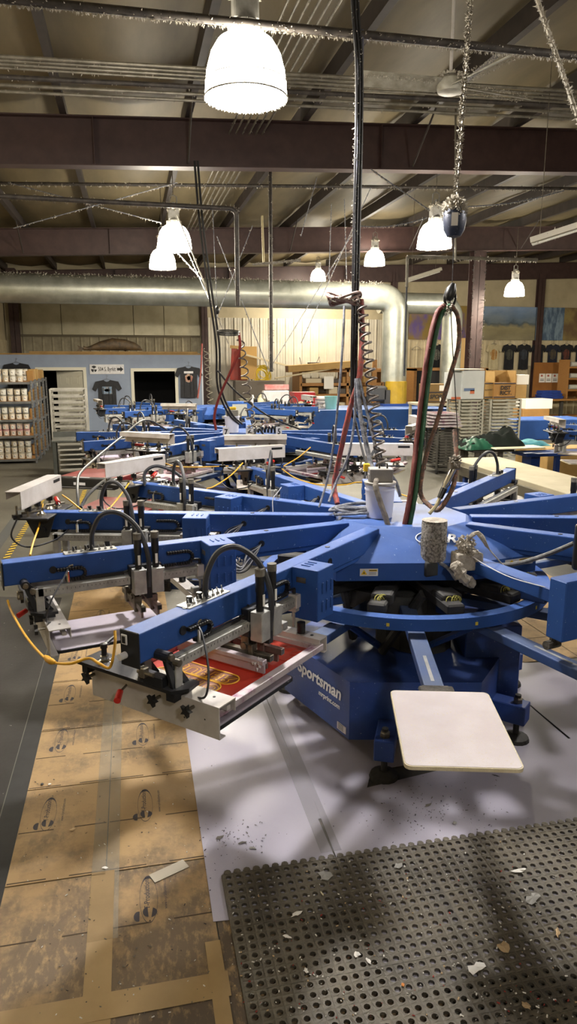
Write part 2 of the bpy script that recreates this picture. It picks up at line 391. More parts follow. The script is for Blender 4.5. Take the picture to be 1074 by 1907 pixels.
g.prism([((.032 if k % 2 == 0 else .015)*math.cos(k*math.pi/5), (.032 if k % 2 == 0 else .015)*math.sin(k*math.pi/5)) for k in range(10)], 1.315, 1.335, M=Mx.Translation((2.36, .27, 0)))
lib('star_knob:up', g, [STEEL, BLK])
g = G().tube(cr([(2.36, .26, 1.32), (2.40, .28, 1.2), (2.33, .22, 1.12), (2.2, .12, 1.14), (2.12, .065, 1.2)], 7), .0055, 6)
lib('air_line:up', g, [RUB], True)
RAISED = ['front_clamp:up', 'clamp_plate:up', 'clamp_posts', 'red_grip:up', 'star_knob:up', 'air_line:up']
INNER = ['wire_loom', 'guide_rail', 'control_box', 'squeegee_carriage', 'air_cylinder:0', 'air_cylinder:1', 'air_hose', 'squeegee_bar', 'flood_bar', 'squeegee_holder', 'cable_chain', 'energy_chain', 'cable_tray', 'switch_panel', 'rear_clamp']
def add_arm(press, ang, raised, holder=True):
    arm = O(LIB['print_arm'][0], LIB['print_arm'][1], press, (0, 0, 0), R(ang))
    for k in INNER:
        if k == 'squeegee_holder' and (raised or not holder): continue
        O(LIB[k][0], LIB[k][1], arm, (0 if k == 'rear_clamp' else .065, -.011, 0))
    if raised:
        for k in RAISED: O(LIB[k][0], LIB[k][1], arm)
    else:
        O(*LIB['air_line'], arm, HP)
        for k in OUTER: O(LIB[k][0], LIB[k][1], arm, HP)
    return arm
def pallet_libs():
    g = G().rrect(1.585, 2.165, -.205, .205, .868, .882, .025)
    g.m(1).rrect(1.59, 2.16, -.2, .2, .8821, .8835, .022)
    lib('pallet', g, [PADY, PADM])
    g = G().rrect(1.585, 2.165, -.205, .205, .868, .882, .025)
    g.m(1).rrect(1.59, 2.16, -.2, .2, .8821, .8835, .022)
    lib('pallet:lilac', g, [BLKM, PADL])
    g = G().box(.35, 1.56, -.045, .045, .8, .85, .006, seg=2).m(1).box(1.14, 1.42, -.008, .008, .8501, .8512).m(2)
    g.box(1.5, 1.62, -.075, .075, .845, .868, .006).box(1.48, 1.56, -.06, .06, .79, .86, .004).cyl((1.53, -.085, .83), (1.53, .085, .83), .012, 8)
    lib('pallet_arm', g, [BLUEG, ALU, LINTD])
pallet_libs()
def press(name, label, c, ang0, arms, main=False):
    P = thing('screen_printing_press', label, 'printing press', c, 0, 'blue rotary screen presses')
    for k, (st, ra) in enumerate(arms): add_arm(P, ang0+30*st, ra, not main or st == -1)
    for k in range(12):
        a = R(ang0+30*k)
        O('pallet_arm', LIB['pallet_arm'][1], P, None, a)
        if main and k == 1 and 0: continue
        O('pallet', LIB['pallet' if k == 0 or not main else 'pallet:lilac'][1], P, None, a)
    def pol(r, a, z=0): a = R(ang0+a); return (r*math.cos(a), r*math.sin(a), z)
    # hub cover: top plate, faceted skirt
    sk = [(-34, .78), (30, .78), (63, .82), (100, .6), (140, .6), (180, .6), (220, .6), (262, .62), (296, .66)]
    sk = [(-34, .76), (30, .66), (63, .82), (95, .62), (130, .6), (170, .6), (210, .6), (250, .62), (290, .64)]
    g = G(); top = [(r, a) for a, r in []]
    A = [V(pol(.40, a, 1.306)) for a, r in sk]; Bq = [V(pol(r, a, 1.16)) for a, r in sk]; Cq = [V(pol(r, a, 1.06)) for a, r in sk]
    va, vb, vc = ([g.bm.verts.new(p) for p in q] for q in (A, Bq, Cq))
    g.cap(va); g.skin(va, vb); g.skin(vb, vc); g.cap(vc, True)
    hub = g.obj('hub_cover', BLUE, P)
    # column, lint covered indexer and rollers under the cover
    g = G().cyl((0, 0, .45), (0, 0, 1.06), .15, 20).m(1)
    for k in range(12):
        a = R(ang0+15+30*k); M = Mx.Rotation(a, 4, 'Z')
        g.m(1).box(.2, .82, -.05, .05, .93, .99, .01, M=M)
    g.m(0).cyl((0, 0, .78), (0, 0, .9), .42, 24).cyl((.1, -.1, .48), (.1, -.1, .8), .2, 12)
    for k in range(5): g.tube([(.3*math.cos(k), .3*math.sin(k), .5), (.5*math.cos(k+.6), .5*math.sin(k+.6), .95)], .03, 8)
    g.obj('center_column', [DARK, DARK], P)
    if main:
        for k in range(4):
            M = Mx.Rotation(R(ang0-14+30*k), 4, 'Z')
            g = G().box(.6, .74, -.06, .06, .95, 1.02, .015, M=M, seg=2).m(1)
            for q in range(5):
                c2 = M @ V((.75, random.uniform(-.03, .03), .99)); rr = random.uniform(.012, .03)
                g.tube([c2+V((rr*math.cos(t), rr*.4*math.sin(t*1.3), rr*math.sin(t))) for t in [i*.6 for i in range(12)]], .0028, 5)
            g.obj('index_roller', [DARK, mat('yellow_thread', 'a8a45a', .9)], P)
    g = G()
    n = 96; pr = [(.9, .88), (.9, .945), (.835, .945), (.835, .88)]
    rings = [[g.bm.verts.new((r*math.cos(2*math.pi*i/n), r*math.sin(2*math.pi*i/n), z)) for i in range(n)] for r, z in pr]
    for i in range(4): g.skin(rings[i], rings[(i+1) % 4])
    g.m(1)
    for k in range(12):
        M = Mx.Rotation(R(ang0+20+30*k), 4, 'Z'); g.box(.9, .9015, -.008, .008, .9, .918, M=M)
    g.obj('index_ring', [BLUE, mat('yellow_label', 'c9b23a', .6)], P, True)
    # hexagonal base with cabinet, outriggers and feet
    g = G(); hx = [pol(.74, -30+60*k+13) for k in range(6)]
    hx = [(.74*math.cos(R(a)), .74*math.sin(R(a))) for a in [ang0-14.6+60*k-30+12 for k in range(6)]] if not main else [(.745*math.cos(R(a)), .745*math.sin(R(a))) for a in [-120-12.4+60*k for k in range(6)]]
    g.prism([(x, y) for x, y in hx], .12, .475)
    base = g.obj('base', BLUED, P)
    if main:
        # cabinet to the right of the base
        M = Mx.Rotation(R(-12.4), 4, 'Z')
        g = G().box(.36, .7, -.3, .25, .12, .68, .006, M=M); g.obj('electrical_cabinet', BLUED, P)
        p0, p1 = V(hx[5]), V(hx[0])   # face with lettering: between hex verts at 180 and -120
        a, b = V((*hx[5], 0)), V((*hx[0], 0)); d = (b-a).normalized(); nn = d.cross(V((0, 0, 1)))
        Mt = frame(a+(b-a)*.56+V((0, 0, .36))+nn*.003, d, V((0, 0, 1)))
        add_text('Sportsman', .108, INKW, base, Mt, bold=.003, sx=1.05, shear=.15)
        add_text('mrprint.com', .045, INKW, base, frame(a+(b-a)*.72+V((0, 0, .28))+nn*.003, d, V((0, 0, 1))), bold=.001, shear=.15)
        g = G().box(-.045, .045, -.022, .022, -.001, .001, M=frame(a+(b-a)*.9+V((0, 0, .16))+nn*.001, d, V((0, 0, 1))))
        g.m(1)
        for q in range(4): g.box(-.035, .02, -.016+q*.01, -.012+q*.01, .001, .0014, M=frame(a+(b-a)*.9+V((0, 0, .16))+nn*.001, d, V((0, 0, 1))))
        g.obj('serial_label', [WHT, INKG], base)
    feet = [(-103, .86), (-34, .79), (20, .9), (75, .9), (118, .9), (162, .75)]
    for a, r in feet:
        M = Mx.Rotation(R(a+(-12.4 if main else ang0+105)), 4, 'Z')
        g = G().box(.5, r+.06, -.055, .055, .13, .25, .005, M=M).m(1)
        g.cyl(M @ V((r, 0, .0)), M @ V((r, 0, .3)), .018, 10).lathe([(.085, 0), (.075, .03), (.03, .05)], M @ V((r, 0, 0)), 16)
        g.m(2).lathe([(.028, .25), (.028, .275), (.012, .29)], M @ V((r, 0, 0)), 6)
        g.obj('foot', [BLUED, DARK, STEEL], P)
    # braces under the ring
    g = G()
    for k in range(6):
        a = ang0+15+60*k
        g.tube([pol(.25, a, .5), pol(.8, a, .87)], .022, 6)
    g.obj('brace', BLUED, P)
    return P, hub
# ================================================================ presses
PC = V((1.64, 4.11, 0)); A0 = -93-12.4
arms = [(-1, 0), (-2, 0), (-3, 165), (-4, 160), (-5, 165), (-6, 170), (-7, 0), (-8, 0), (-9, 0), (-10, 0)]
P1, HUB1 = press('p', 'nearest blue screen press, hub topped with a white bucket', PC, A0, arms, True)
P2, HUB2 = press('p', 'middle blue screen press with number plates 5, 6 and 7 on its hub', (1.6, 9.74, 0), -98, [(-1, 165), (0, 165), (1, 0), (2, 165), (-2, 0), (-3, 0), (-4, 0), (-5, 0), (-6, 0), (3, 165)])
P3, HUB3 = press('p', 'blue screen press standing before the grey-blue office wall', (1.66, 15.5, 0), -80, [(-5, 0), (-4, 0), (-3, 165), (-2, 0), (-1, 165), (0, 0), (1, 0), (2, 0), (3, 165), (4, 0)])
P4, HUB4 = press('p', 'blue screen press cut off by the frame beyond the long cream belt', (7.95, 8.2, 0), -75, [(-5, 0), (-4, 150), (-3, 165), (-2, 0), (-1, 165), (0, 0), (1, 0), (3, 0), (4, 165), (5, 150)])
P5, HUB5 = None, None
for k, t, st in ((0, '5', 1), (1, '6', 0), (2, '7', -1)):
    a = R(-98+30*st-2+ (8 if st == 1 else 0)); c = V((.62*math.cos(a), .62*math.sin(a), 1.34)); w = V((-math.sin(a), math.cos(a), 0))
    g = G().box(-.05, .05, -.065, .065, -.002, .002, M=frame(c, w, (0, 0, 1)))
    pl = g.obj('number_plate', WHT, P2); add_text(t, .1, INKB, pl, frame(c+V((math.cos(a), math.sin(a), 0))*.003, w, (0, 0, 1)), bold=.003)
# lettering and decals on the near hub
def pl1(x, y, z): return V((x, y, z))
def hubpt(a, r, z): a = R(A0+a); return V((r*math.cos(a), r*math.sin(a), z))
s0, s1, s2 = hubpt(-34, .76, 1.11), hubpt(30, .66, 1.11), hubpt(63, .82, 1.11)
d = (s1-s0).normalized(); nn = d.cross(V((0, 0, 1)))
def warning(o, d, nn, w, h, par):
    M = frame(o+nn*.002, d, V((0, 0, 1)))
    g = G().box(-w/2, w/2, -h/2, h/2, -.0005, .0005, M=M).m(1).prism([(-w*.44, -h*.3), (-w*.1, -h*.3), (-w*.27, h*.38)], .0006, .001, M=M)
    g.box(0, w*.45, h*.12, h*.38, .0006, .001, M=M).m(2).cyl(M @ V((-w*.27, -h*.08, .001)), M @ V((-w*.27, -h*.08, .0014)), h*.1, 10)
    for q in range(3): g.box(0, w*.4, -h*.3+q*h*.13, -h*.26+q*h*.13, .0006, .001, M=M)
    g.box(w*.02, w*.42, h*.2, h*.3, .0011, .0014, M=M)
    g.obj('warning_label', [WHT, mat('warning_yellow', 'e0b818', .5), INKB], par)
warning(s0.lerp(s1, .24), d, nn, .1, .042, HUB1)
d2 = (s2-s1).normalized(); warning(s1.lerp(s2, .72)+V((0, 0, .02)), d2, d2.cross(V((0, 0, 1))), .2, .04, HUB1)
ta, tb = hubpt(-34, .40, 1.306), hubpt(30, .40, 1.306); ba, bb = hubpt(-34, .76, 1.16), hubpt(30, .66, 1.16)
x = (tb-ta).normalized(); y = ((ta+tb)/2-(ba+bb)/2).normalized(); c = ta.lerp(tb, .83).lerp(ba.lerp(bb, .86), .34)+x.cross(y)*.004
add_text('M&R', .095, INKW, HUB1, frame(c, x, y), bold=.003, shear=.25)
g = G(); Mo = frame(c, x, y)
g.tube([Mo @ V((.13*math.cos(t), .062*math.sin(t), .001)) for t in [math.pi*(.75+k*.07) for k in range(12)]], .0035, 5)
g.obj('logo_swoosh', INKW, HUB1)
# empty loading station: beam, pedestal and control screen
th = R(30); 
def st(x, y, z, a=A0+30): a = R(a); return V((x*math.cos(a)-y*math.sin(a), x*math.sin(a)+y*math.cos(a), z))
Ms = Mx.Rotation(R(A0+30), 4, 'Z')
g = G().box(.6, 1.32, -.05, .05, 1.12, 1.19, .005, M=Ms); g.obj('station_beam', BLUE, P1)
g = G().box(1.3, 1.4, -.11, .13, .98, 1.27, .005, M=Ms).m(1).cyl(Ms @ V((1.3, -.1, .93)), Ms @ V((1.3, -.02, .93)), .022, 10).cyl(Ms @ V((1.3, -.06, .93)), Ms @ V((1.3, -.06, 1.0)), .014, 8)
g.obj('control_pedestal', [BLUE, LINTD], P1)
g = G().box(-.13, .13, -.12, .1, -.02, .02, .012, M=frame(Ms @ V((1.38, .13, 1.41)), (math.cos(R(-20)), math.sin(R(-20)), 0), (0, 0, 1)), seg=2)
g.m(1).box(-.1, .1, -.08, .07, .02, .0215, M=frame(Ms @ V((1.38, .13, 1.41)), (math.cos(R(-20)), math.sin(R(-20)), 0), (0, 0, 1)))
g.obj('control_screen', [BLK, mat('dark_glass', '0c1014', .1)], P1)
M = Mx.Rotation(R(A0+52), 4, 'Z')
g = G(); t = .05
g.box(.2, .95, -t, t, .945, .95, M=M).box(.2, .95, -t, t, .985, .99, M=M).box(.2, .95, -t, -t+.004, .945, .99, M=M).box(.2, .95, t-.004, t, .945, .99, M=M)
g.obj('square_tube', BLUEG, P1)
# drive motor and lint coated junction boxes on the hub rim
q = at(806, 1040, z=1.17)-PC
g = G().lathe([(.068, 0), (.07, .01), (.07, .215), (.066, .225)], (q.x, q.y, 1.165), 28).fuzz((q.x, q.y, 1.275), .072, 420, .006, 1.5)
g.m(1).lathe([(.071, .226), (.04, .232), (.01, .234)], (q.x, q.y, 1.165), 28).m(2).box(q.x-.07, q.x+.16, q.y-.06, q.y+.06, 1.08, 1.168, .01)
g.obj('drive_motor', [mat('speckled_lint', '98948e', .95, 0, '55524e', 70, .42, .62, bump=1, bscale=120), LINT, DARK], P1, True)
q = at(870, 1046, z=1.17)-PC+V((-.02, -.03, 0))
g = G().box(q.x-.075, q.x+.075, q.y-.05, q.y+.05, 1.14, 1.235, .01, seg=2).box(q.x-.055, q.x+.035, q.y-.03, q.y+.03, 1.235, 1.3, .02).fuzz((q.x-.01, q.y, 1.275), .045, 90, .014).fuzz((q.x, q.y, 1.235), .06, 120, .008, .3)
g.tube(cr([(q.x-.02, q.y, 1.29), (q.x+.05, q.y-.01, 1.34), (q.x+.1, q.y-.05, 1.26), (q.x+.17, q.y-.1, 1.17)], 6), [.012]*12+[.004]*7, 7, jit=.4)
g.tube(cr([(q.x-.1, q.y-.06, 1.2), (q.x-.06, q.y-.09, 1.12), (q.x+.0, q.y-.08, 1.08)], 6), .028, 8, jit=.5)
g.obj('junction_box', LINT, P1)
# =============== loose things on and over the near press
def W(p, z=0): return p+V((0, 0, z))
# screen frame in the lowest head
def scr(label, c, rz, z, mesh_m, dims=(1.385, 2.185, -.36, .235), fm=FRMW, design=False, par=None):
    x0, x1, y0, y1 = dims
    S = thing('silk_screen', label, 'screen', c, rz, 'silk screens clamped under print heads')
    g = G(); w = .038; zt, zb = z+.03, z
    for a in ((x0, x1, y0, y0+w), (x0, x1, y1-w, y1), (x0, x0+w, y0+w, y1-w), (x1-w, x1, y0+w, y1-w)): g.box(*a, zb, zt, .002)
    g.obj('screen_frame', fm, S)
    g = G().box(x0+w*.5, x1-w*.5, y0+w*.5, y1-w*.5, z+.004, z+.0055)
    if design:
        g.m(1)
        cx, cy = 1.93, -.06
        g.rrect(cx-.095, cx+.0, cy-.17, cy+.17, z+.0056, z+.006, .045).rrect(cx+.004, cx+.1, cy-.2, cy+.15, z+.0056, z+.006, .045)
        g.m(2)
        def outl(x0_, x1_, y0_, y1_, r):
            pts = []
            for cx_, cy_, a0 in ((x1_-r, y1_-r, 0), (x0_+r, y1_-r, 90), (x0_+r, y0_+r, 180), (x1_-r, y0_+r, 270)):
                for i in range(6): a = R(a0+18*i); pts.append((cx_+r*math.cos(a), cy_+r*math.sin(a), z+.0065))
            g.tube(pts+[pts[0]], .0035, 5)
        outl(cx-.095, cx+.0, cy-.17, cy+.17, .045); outl(cx+.004, cx+.1, cy-.2, cy+.15, .045)
        g.m(3).box(1.43, 1.6, y0+.05, y1-.05, z+.006, z+.0075)
    mm = g.obj('screen_mesh', [mesh_m, BRN, INKY, INKR], S)
    if design:
        # outlined letters, mirrored on the screen as in the press
        for s, xx, yy, wd in (('SUPER', 1.885, -.06, 1.25), ('BURRITO', 1.982, -.085, .98)):
            me = text_mesh(s, .085, INKY, ext=.0003, bold=.0045, sx=wd); k = O('lettering', me, mm); k.matrix_local = frame((xx, yy, z+.0066), (0, 1, 0), (1, 0, 0)) 
            me = text_mesh(s, .085, BRN, ext=.0004, bold=.0012, sx=wd); k = O('lettering', me, mm); k.matrix_local = frame((xx, yy, z+.0066), (0, 1, 0), (1, 0, 0)) @ Mx.Translation((0, 0, -.0004))
    return S
scr('red silk screen with yellow outlined lettering in the lowest print head', PC, R(A0-30), .945, MESHR, design=True)
for lb, pr, a, mm in (('pale screen under the far-reaching arm beside the cream belt', PC, A0-210, mat('screen_dark', '3c2c38', .4)),
                      ('pink stained screen in a head of the middle press', V((1.6, 9.74, 0)), -158, mat('screen_pink', 'b58fa6', .5)),
                      ('lilac screen in the next head round on the middle press', V((1.6, 9.74, 0)), -188, mat('screen_lilac', 'a79ab8', .5)),
                      ('rose screen under the front arm of the press by the office', V((1.66, 15.5, 0)), -110-30, mat('screen_pink', 'b58fa6', .5)),
                      ('mauve screen under the side arm of the press by the office', V((1.66, 15.5, 0)), -80, mat('screen_lilac', 'a79ab8', .5))):
    scr(lb, pr, R(a), .945, mm)
for lb, a, mm in (('dark screen in the middle press head aimed at the ink racks', -158, 'screen_dark'), ('pink screen in the middle press head aimed at the flash dryers', -128, 'screen_pink'),
                  ('dark screen in the middle press head aimed at the near hub', -68, 'screen_dark'), ('rose screen in the middle press head aimed at the cream belt', -38, 'screen_pink'),
                  ('dark screen in the middle press head aimed at the white cartons', 2, 'screen_dark'), ('lilac screen in the middle press head aimed at the office window', 142, 'screen_lilac')):
    if a != -158: scr(lb, V((1.6, 9.74, 0)), R(a), .945, MATS[mm])
for lb, a, mm in (('dark screen in the near press head behind the coiled hose', A0-180, 'screen_dark'), ('dark screen in the near press head just behind the bucket', A0-150, 'screen_dark'), ('lilac screen in the near press head beside the red hose foot', A0-240, 'screen_lilac')):
    scr(lb, PC, R(a), .945, MATS[mm])
# ink puddle and squeegee tape in the lowest screen
g = G(); 
for k in range(30):
    x = 1.42+random.random()*.14; y = -.3+random.random()*.48; r = random.uniform(.015, .045)
    g.lathe([(r, 0), (r*.8, .003), (.001, .004)], (x, y, .951), 8)
o = g.obj('wet_ink', INKR, None, True); o.location = PC; o.rotation_euler.z = R(A0-30); tag(o, 'wet red ink pooled behind the squeegee in the lowest screen', 'ink', kind='stuff')
# bucket with grey control unit on top of the hub
b = at(712, 966, z=1.308)+V((0.0, .06, 0)); BS = .86
t = thing('bucket', 'white plastic bucket with lid standing on the near press hub', 'bucket', b); t.scale = (BS, BS, BS)
g = G().lathe([(.088, 0), (.092, .004), (.105, .20), (.109, .20), (.109, .212), (.105, .212), (.106, .232), (.111, .233), (.111, .243), (.1, .246), (.02, .246)], (0, 0, 0), 36)
g.obj('bucket_body', mat('bucket_white', 'd3d6e4', .35), t, True)
g = G().lathe([(.112, .238), (.114, .246), (.113, .256), (.104, .26), (.02, .26)], (0, 0, 0), 36); g.obj('lid', mat('bucket_lid', 'b3b1ad', .6, 0, '8d8a84', 8, dust=.5), t, True)
g = G().tube([(.113*math.cos(a), .113*math.sin(a), .205-.05*math.sin(a*.5)) for a in [k*.33-2.9 for k in range(18)]], .0028, 6); g.obj('handle', STEEL, t)
t = thing('power_unit', 'dusty grey metal power unit with carry handle on the bucket lid', 'control unit', b+V((0, 0, .261*BS)), R(-12)); t.scale = (.95, .95, .8)
g = G().box(-.075, .075, -.06, .06, 0, .1, .006, seg=2).box(-.08, -.05, -.045, .03, .01, .06, .004); g.obj('housing', mat('dusty_grey_box', '7d7a78', .7, 0, '8e8b86', 10, dust=.8), t)
g = G().tube([(-.01, -.02, .1), (-.01, -.02, .135), (.04, -.02, .135), (.04, -.02, .1)], .006, 8); g.obj('handle', BLK, t)
g = G().box(-.1, -.06, .06, .1, .06, .12, .004); g.obj('yellow_switch', mat('switch_yellow', 'd8b21c', .5), t)
o = G(); 
for k in range(5):
    r = (.15, .10, .17, .12, .14)[k]; o.tube([(r*math.cos(a)*1.1-.07-.03*(k % 2), r*math.sin(a)*.6+.05+.02*(k % 3), .010+.007*k+.02*abs(math.sin(a+k*1.7))) for a in [i*2*math.pi/28+k for i in range(29)]], .009, 7, jit=.25)
o = o.obj('coiled_cable', HOSEG, None, True, b+V((-.03, .02, 0))); tag(o, 'dusty grey cable coiled around the foot of the bucket', 'cable')
# ================================================================ hoses and ropes above
def hose(name, label, cat, pts, r, m, n=8, lint=0, lm=LINT, lsz=.015, group=None, sub=8):
    p = cr(pts, sub); g = G().tube(p, r, n, jit=.12 if lint else 0)
    if lint: g.m(1).lint(p, r, lint, lsz)
    o = g.obj(name, [m, lm], None, True); return tag(o, label, cat, group)
def D(px, py, d): return at(px, py, d=d)
pole_x = at(668, 640, d=4.55)
# sprinkler style pipe with drop pole
v0 = 4.55; zt = at(680, 68, v=4.55).z
a0 = V((-4.2, v0, zt)); a1 = V((9, v0, zt+.02))
g = G().cyl(a0, a1, .024, 10).m(1).lint([a0, V((4.2, v0, zt))], .024, 380, .017)
tag(g.obj('air_pipe', [mat('black_pipe', '2a2624', .6, 0, '4a443e', 12), LINTY], None, True), 'black lint-fringed pipe crossing above the near press, level with the nearest lamp', 'pipe')
px0 = V((pole_x.x, v0, 0))
g = G().cyl(px0+V((0, 0, zt+.03)), px0+V((0, 0, 2.1)), .019, 12).m(1).lint([px0+V((-.02, -.01, zt)), px0+V((-.02, -.01, 2.6))], .02, 260, .014, False)
tag(g.obj('drop_pole', [mat('pole_grey', '50515e', .45, .4, '3a3b48', 8), LINTY], None, True), 'vertical drop pole hanging from the near pipe down over the bucket', 'pole')
for k in range(3):
    o = px0+V((-.03+.018*k, -.026, 0)); zz = [4.25, 4.25, 4.25][k]
    hose('power_cable', ['black power cable strapped against the drop pole on its outer side', 'middle black cable strapped along the drop pole', 'black cable strapped closest to the coiled hose on the drop pole'][k], 'cable',
         [o+V((-.05, 0, 5.3)), o+V((-.04, 0, 4.4)), o+V((0, 0, 3.9)), o+V((0, 0, 2.9)), o+V((0.005, 0, 2.0)), o+V((.03+.03*k, -.02, 1.85)), b+V((.03*k-.02, .12, .22)), b+V((.05, .08+.03*k, .1))], .0085, mat('cable_black', '17171a', .5), 7, 60, LINTY, .012, 'cables strapped to the drop pole')
hose('red_air_hose', 'red air hose running down beside the drop pole to the near press', 'hose', [D(672, 558, 4.6), D(674, 620, 4.6), D(669, 700, 4.6), D(652, 760, 4.65), D(630, 860, 4.75), D(622, 905, 4.8), D(628, 938, 4.75)], .018, REDH, 10, 30, LINT, .01)
# coiled air hose
def coil(name, label, a, b_, r0, r1, turns, th, m, cat='hose'):
    g = G(); n = turns*14; pts = []
    d = (b_-a).normalized(); o1 = d.orthogonal().normalized(); o2 = d.cross(o1)
    for i in range(n+1):
        t = i/n; an = 2*math.pi*turns*t; rr = r0+(r1-r0)*t
        pts.append(a.lerp(b_, t)+o1*rr*math.cos(an)+o2*rr*math.sin(an))
    g.tube(pts, th, 6).m(1).lint(pts, th, 45, .01)
    return tag(g.obj(name, [m, LINT], None, True), label, cat)
coil('coiled_hose', 'long coiled air hose winding down beside the drop pole to the bucket', D(672, 560, 4.5), D(712, 880, 4.45), .03, .034, 19, .0075, mat('coil_dark', '3a3230', .5, 0, '6e645c', 20))
g = G(); c = D(645, 562, 4.55)
for k in range(4): g.tube([c+V(((.09+.008*k)*math.cos(a)-.02, .07*math.sin(a), .02*math.sin(a*2+k)+.012*k)) for a in [i*2*math.pi/24 for i in range(25)]], .009, 6, jit=.2)
g.m(1).lint([c+V((.1*math.cos(a)-.02, .07*math.sin(a), .02)) for a in [i*2*math.pi/24 for i in range(25)]], .015, 130, .02)
tag(g.obj('cable_loop', [mat('loop_rust', '6e4c44', .7, 0, '90807a', 30), LINTY], None, True), 'lint covered cable loop tied around the drop pole above the hub', 'cable')
hose('grey_hose', 'thin grey air line hanging well clear of the drop pole, ending on the hub', 'hose', [D(641, 570, 4.55), D(638, 640, 4.55), D(632, 720, 4.6), D(622, 820, 4.7), D(610, 890, 4.75), D(594, 945, 4.75)], .008, HOSEG, 7, 40, LINT, .008)
hose('grey_hose', 'dusty grey air line fanning out beside the red hose below the pole', 'hose', [D(662, 705, 4.55), D(660, 780, 4.6), D(648, 850, 4.65), D(625, 900, 4.7), D(612, 935, 4.65)], .0085, HOSEG, 7, 40, LINT, .008)
hose('grey_hose', 'thick lint coated hose fanning from the pole to the bucket', 'hose', [D(665, 705, 4.5), D(672, 780, 4.5), D(686, 850, 4.5), D(698, 890, 4.45), D(700, 905, 4.4)], .015, HOSEG, 8, 60, LINT, .012)
hose('grey_hose', 'lint coated hose fanning out closest under the coiled hose', 'hose', [D(668, 705, 4.5), D(684, 770, 4.5), D(705, 850, 4.5), D(725, 880, 4.5), D(738, 900, 4.5), D(745, 925, 4.5)], .011, HOSEG, 8, 50, LINT, .012)
# chain with tool balancer
c0, c1 = D(878, -30, 3.9), D(848, 372, 4.08)
g = G(); nl = 58
for k in range(nl):
    p = c0.lerp(c1, k/nl); d = (c1-c0)/nl; w = .014
    e1 = (V((1, 0, 0)) if k % 2 else V((0, 1, 0)))
    pts = [p+d*(.5+.62*math.sin(t))+e1*w*math.cos(t) for t in [i*2*math.pi/10 for i in range(11)]]
    g.tube(pts, .0042, 5)
g.m(1).lint([c0, c1], .010, 650, .02, False)
tag(g.obj('chain', [STEEL, LINTY], None, True), 'lint shaggy chain holding the dark balancer ball over the press', 'chain')
bc = D(846, 408, 4.1)
t = thing('tool_balancer', 'dark blue tool balancer ball hanging at the end of the shaggy chain', 'tool balancer', bc)
g = G().lathe([(.005, -.105), (.04, -.095), (.06, -.06), (.068, -.01), (.064, .04), (.048, .08), (.02, .1)], (0, 0, 0), 28); g.obj('balancer_body', mat('balancer_blue', '1f2638', .5, .2, '2c3346', 20, speck=('7b7f88', 90, .66)), t, True)
g = G().fuzz((0, 0, .055), .055, 420, .02, 1).fuzz((0, 0, .03), .066, 120, .008, .9).lathe([(.06, .03), (.055, .07), (.03, .1), (.01, .13)], (0, 0, 0), 14); g.obj('lint_cap', LINTY, t)
g = G().prism([(-.025, -.035), (.012, -.035), (.012, .035), (-.025, .035)], .0, .001, M=frame((-.022, -.066, -.012), (1, -.35, 0), (0, -.1, 1))); g.obj('paper_label', PAPER, t)
hk = D(838, 545, 4.2)
hose('steel_wire', 'thin wire dropping from the balancer ball to the black hose hook', 'wire', [bc+V((0, 0, -.1)), hk+V((.01, 0, .05))], .002, INKB, 5, sub=2)
g = G().lathe([(.018, -.05), (.032, -.03), (.032, .02), (.016, .055)], (0, 0, 0), 16, M=Mx.Rotation(R(20), 4, 'Y')).tube([(.035*math.cos(a), 0, -.03+.05*math.sin(a)) for a in [i*2*math.pi/16 for i in range(17)]], .008, 7).m(1).fuzz((-.02, 0, -.09), .03, 60, .015)
tag(g.obj('hose_hook', [BLK, LINTY], None, True, hk), 'black pulley hook carrying the looped red and green hoses', 'hook')
L1 = [D(834, 568, 4.2), D(818, 585, 4.2), D(804, 640, 4.2), D(792, 720, 4.2), D(783, 800, 4.2), D(772, 900, 4.2), D(762, 960, 4.2), D(752, 1000, 4.22), D(742, 1014, 4.25)]
hose('red_hose', 'dark red hose of the pair looping from the hook to the bucket unit', 'hose', [p+V((-.016, .004, 0)) for p in L1]+[D(730, 1003, 4.25)], .0155, mat('dark_red_hose', '4f1b18', .6, 0, '6a3630', 14), 9, 18, LINT, .01)
hose('green_hose', 'green hose of the pair looping from the hook to the bucket unit', 'hose', [p+V((.012, -.003, 0)) for p in L1]+[D(736, 1008, 4.25)], .0145, GRNH, 9, 12, LINT, .01)
hose('lint_hose', 'thick dusty beige hose rising from the low loop up to the bucket unit', 'hose', [D(744, 1014, 4.24), D(730, 1000, 4.2), D(718, 965, 4.2), D(706, 930, 4.2), D(699, 905, 4.2), D(702, 893, 4.22)], .0165, mat('beige_lint_hose', '9a9388', .9, 0, '77716a', 30, bump=.8), 9, 60, LINT, .008)
hose('lint_hose', 'rust flecked hose descending from the hook to the steel nozzle loop', 'hose', [D(838, 566, 4.2), D(852, 590, 4.2), D(854, 640, 4.2), D(838, 700, 4.2), D(815, 780, 4.2), D(793, 850, 4.2), D(783, 900, 4.2), D(785, 925, 4.2), D(800, 942, 4.15), D(815, 950, 4.1), D(832, 930, 4.05), D(845, 900, 4.05), D(850, 860, 4.1), D(846, 800, 4.15)], .0135, mat('rust_hose', '5a4c44', .9, 0, '86604e', 45, .45, .62, bump=.8), 9, 90, LINTD, .012)
hose('pull_wire', 'thin dark wire falling through the hose loop to the nozzle', 'wire', [D(838, 560, 4.19), D(842, 640, 4.19), D(848, 740, 4.19), D(853, 830, 4.19)], .003, INKB, 5)
t = thing('heat_nozzle', 'chrome hand nozzle hanging inside the rust flecked hose loop', 'nozzle', D(832, 905, 4.05))
n0, n1 = D(822, 920, 4.05)-t.location, D(846, 868, 4.05)-t.location
g = G().tube([n0, n0.lerp(n1, .3), n0.lerp(n1, .35), n1], [.015, .017, .022, .018], 14); g.obj('barrel', CHRM, t, True)
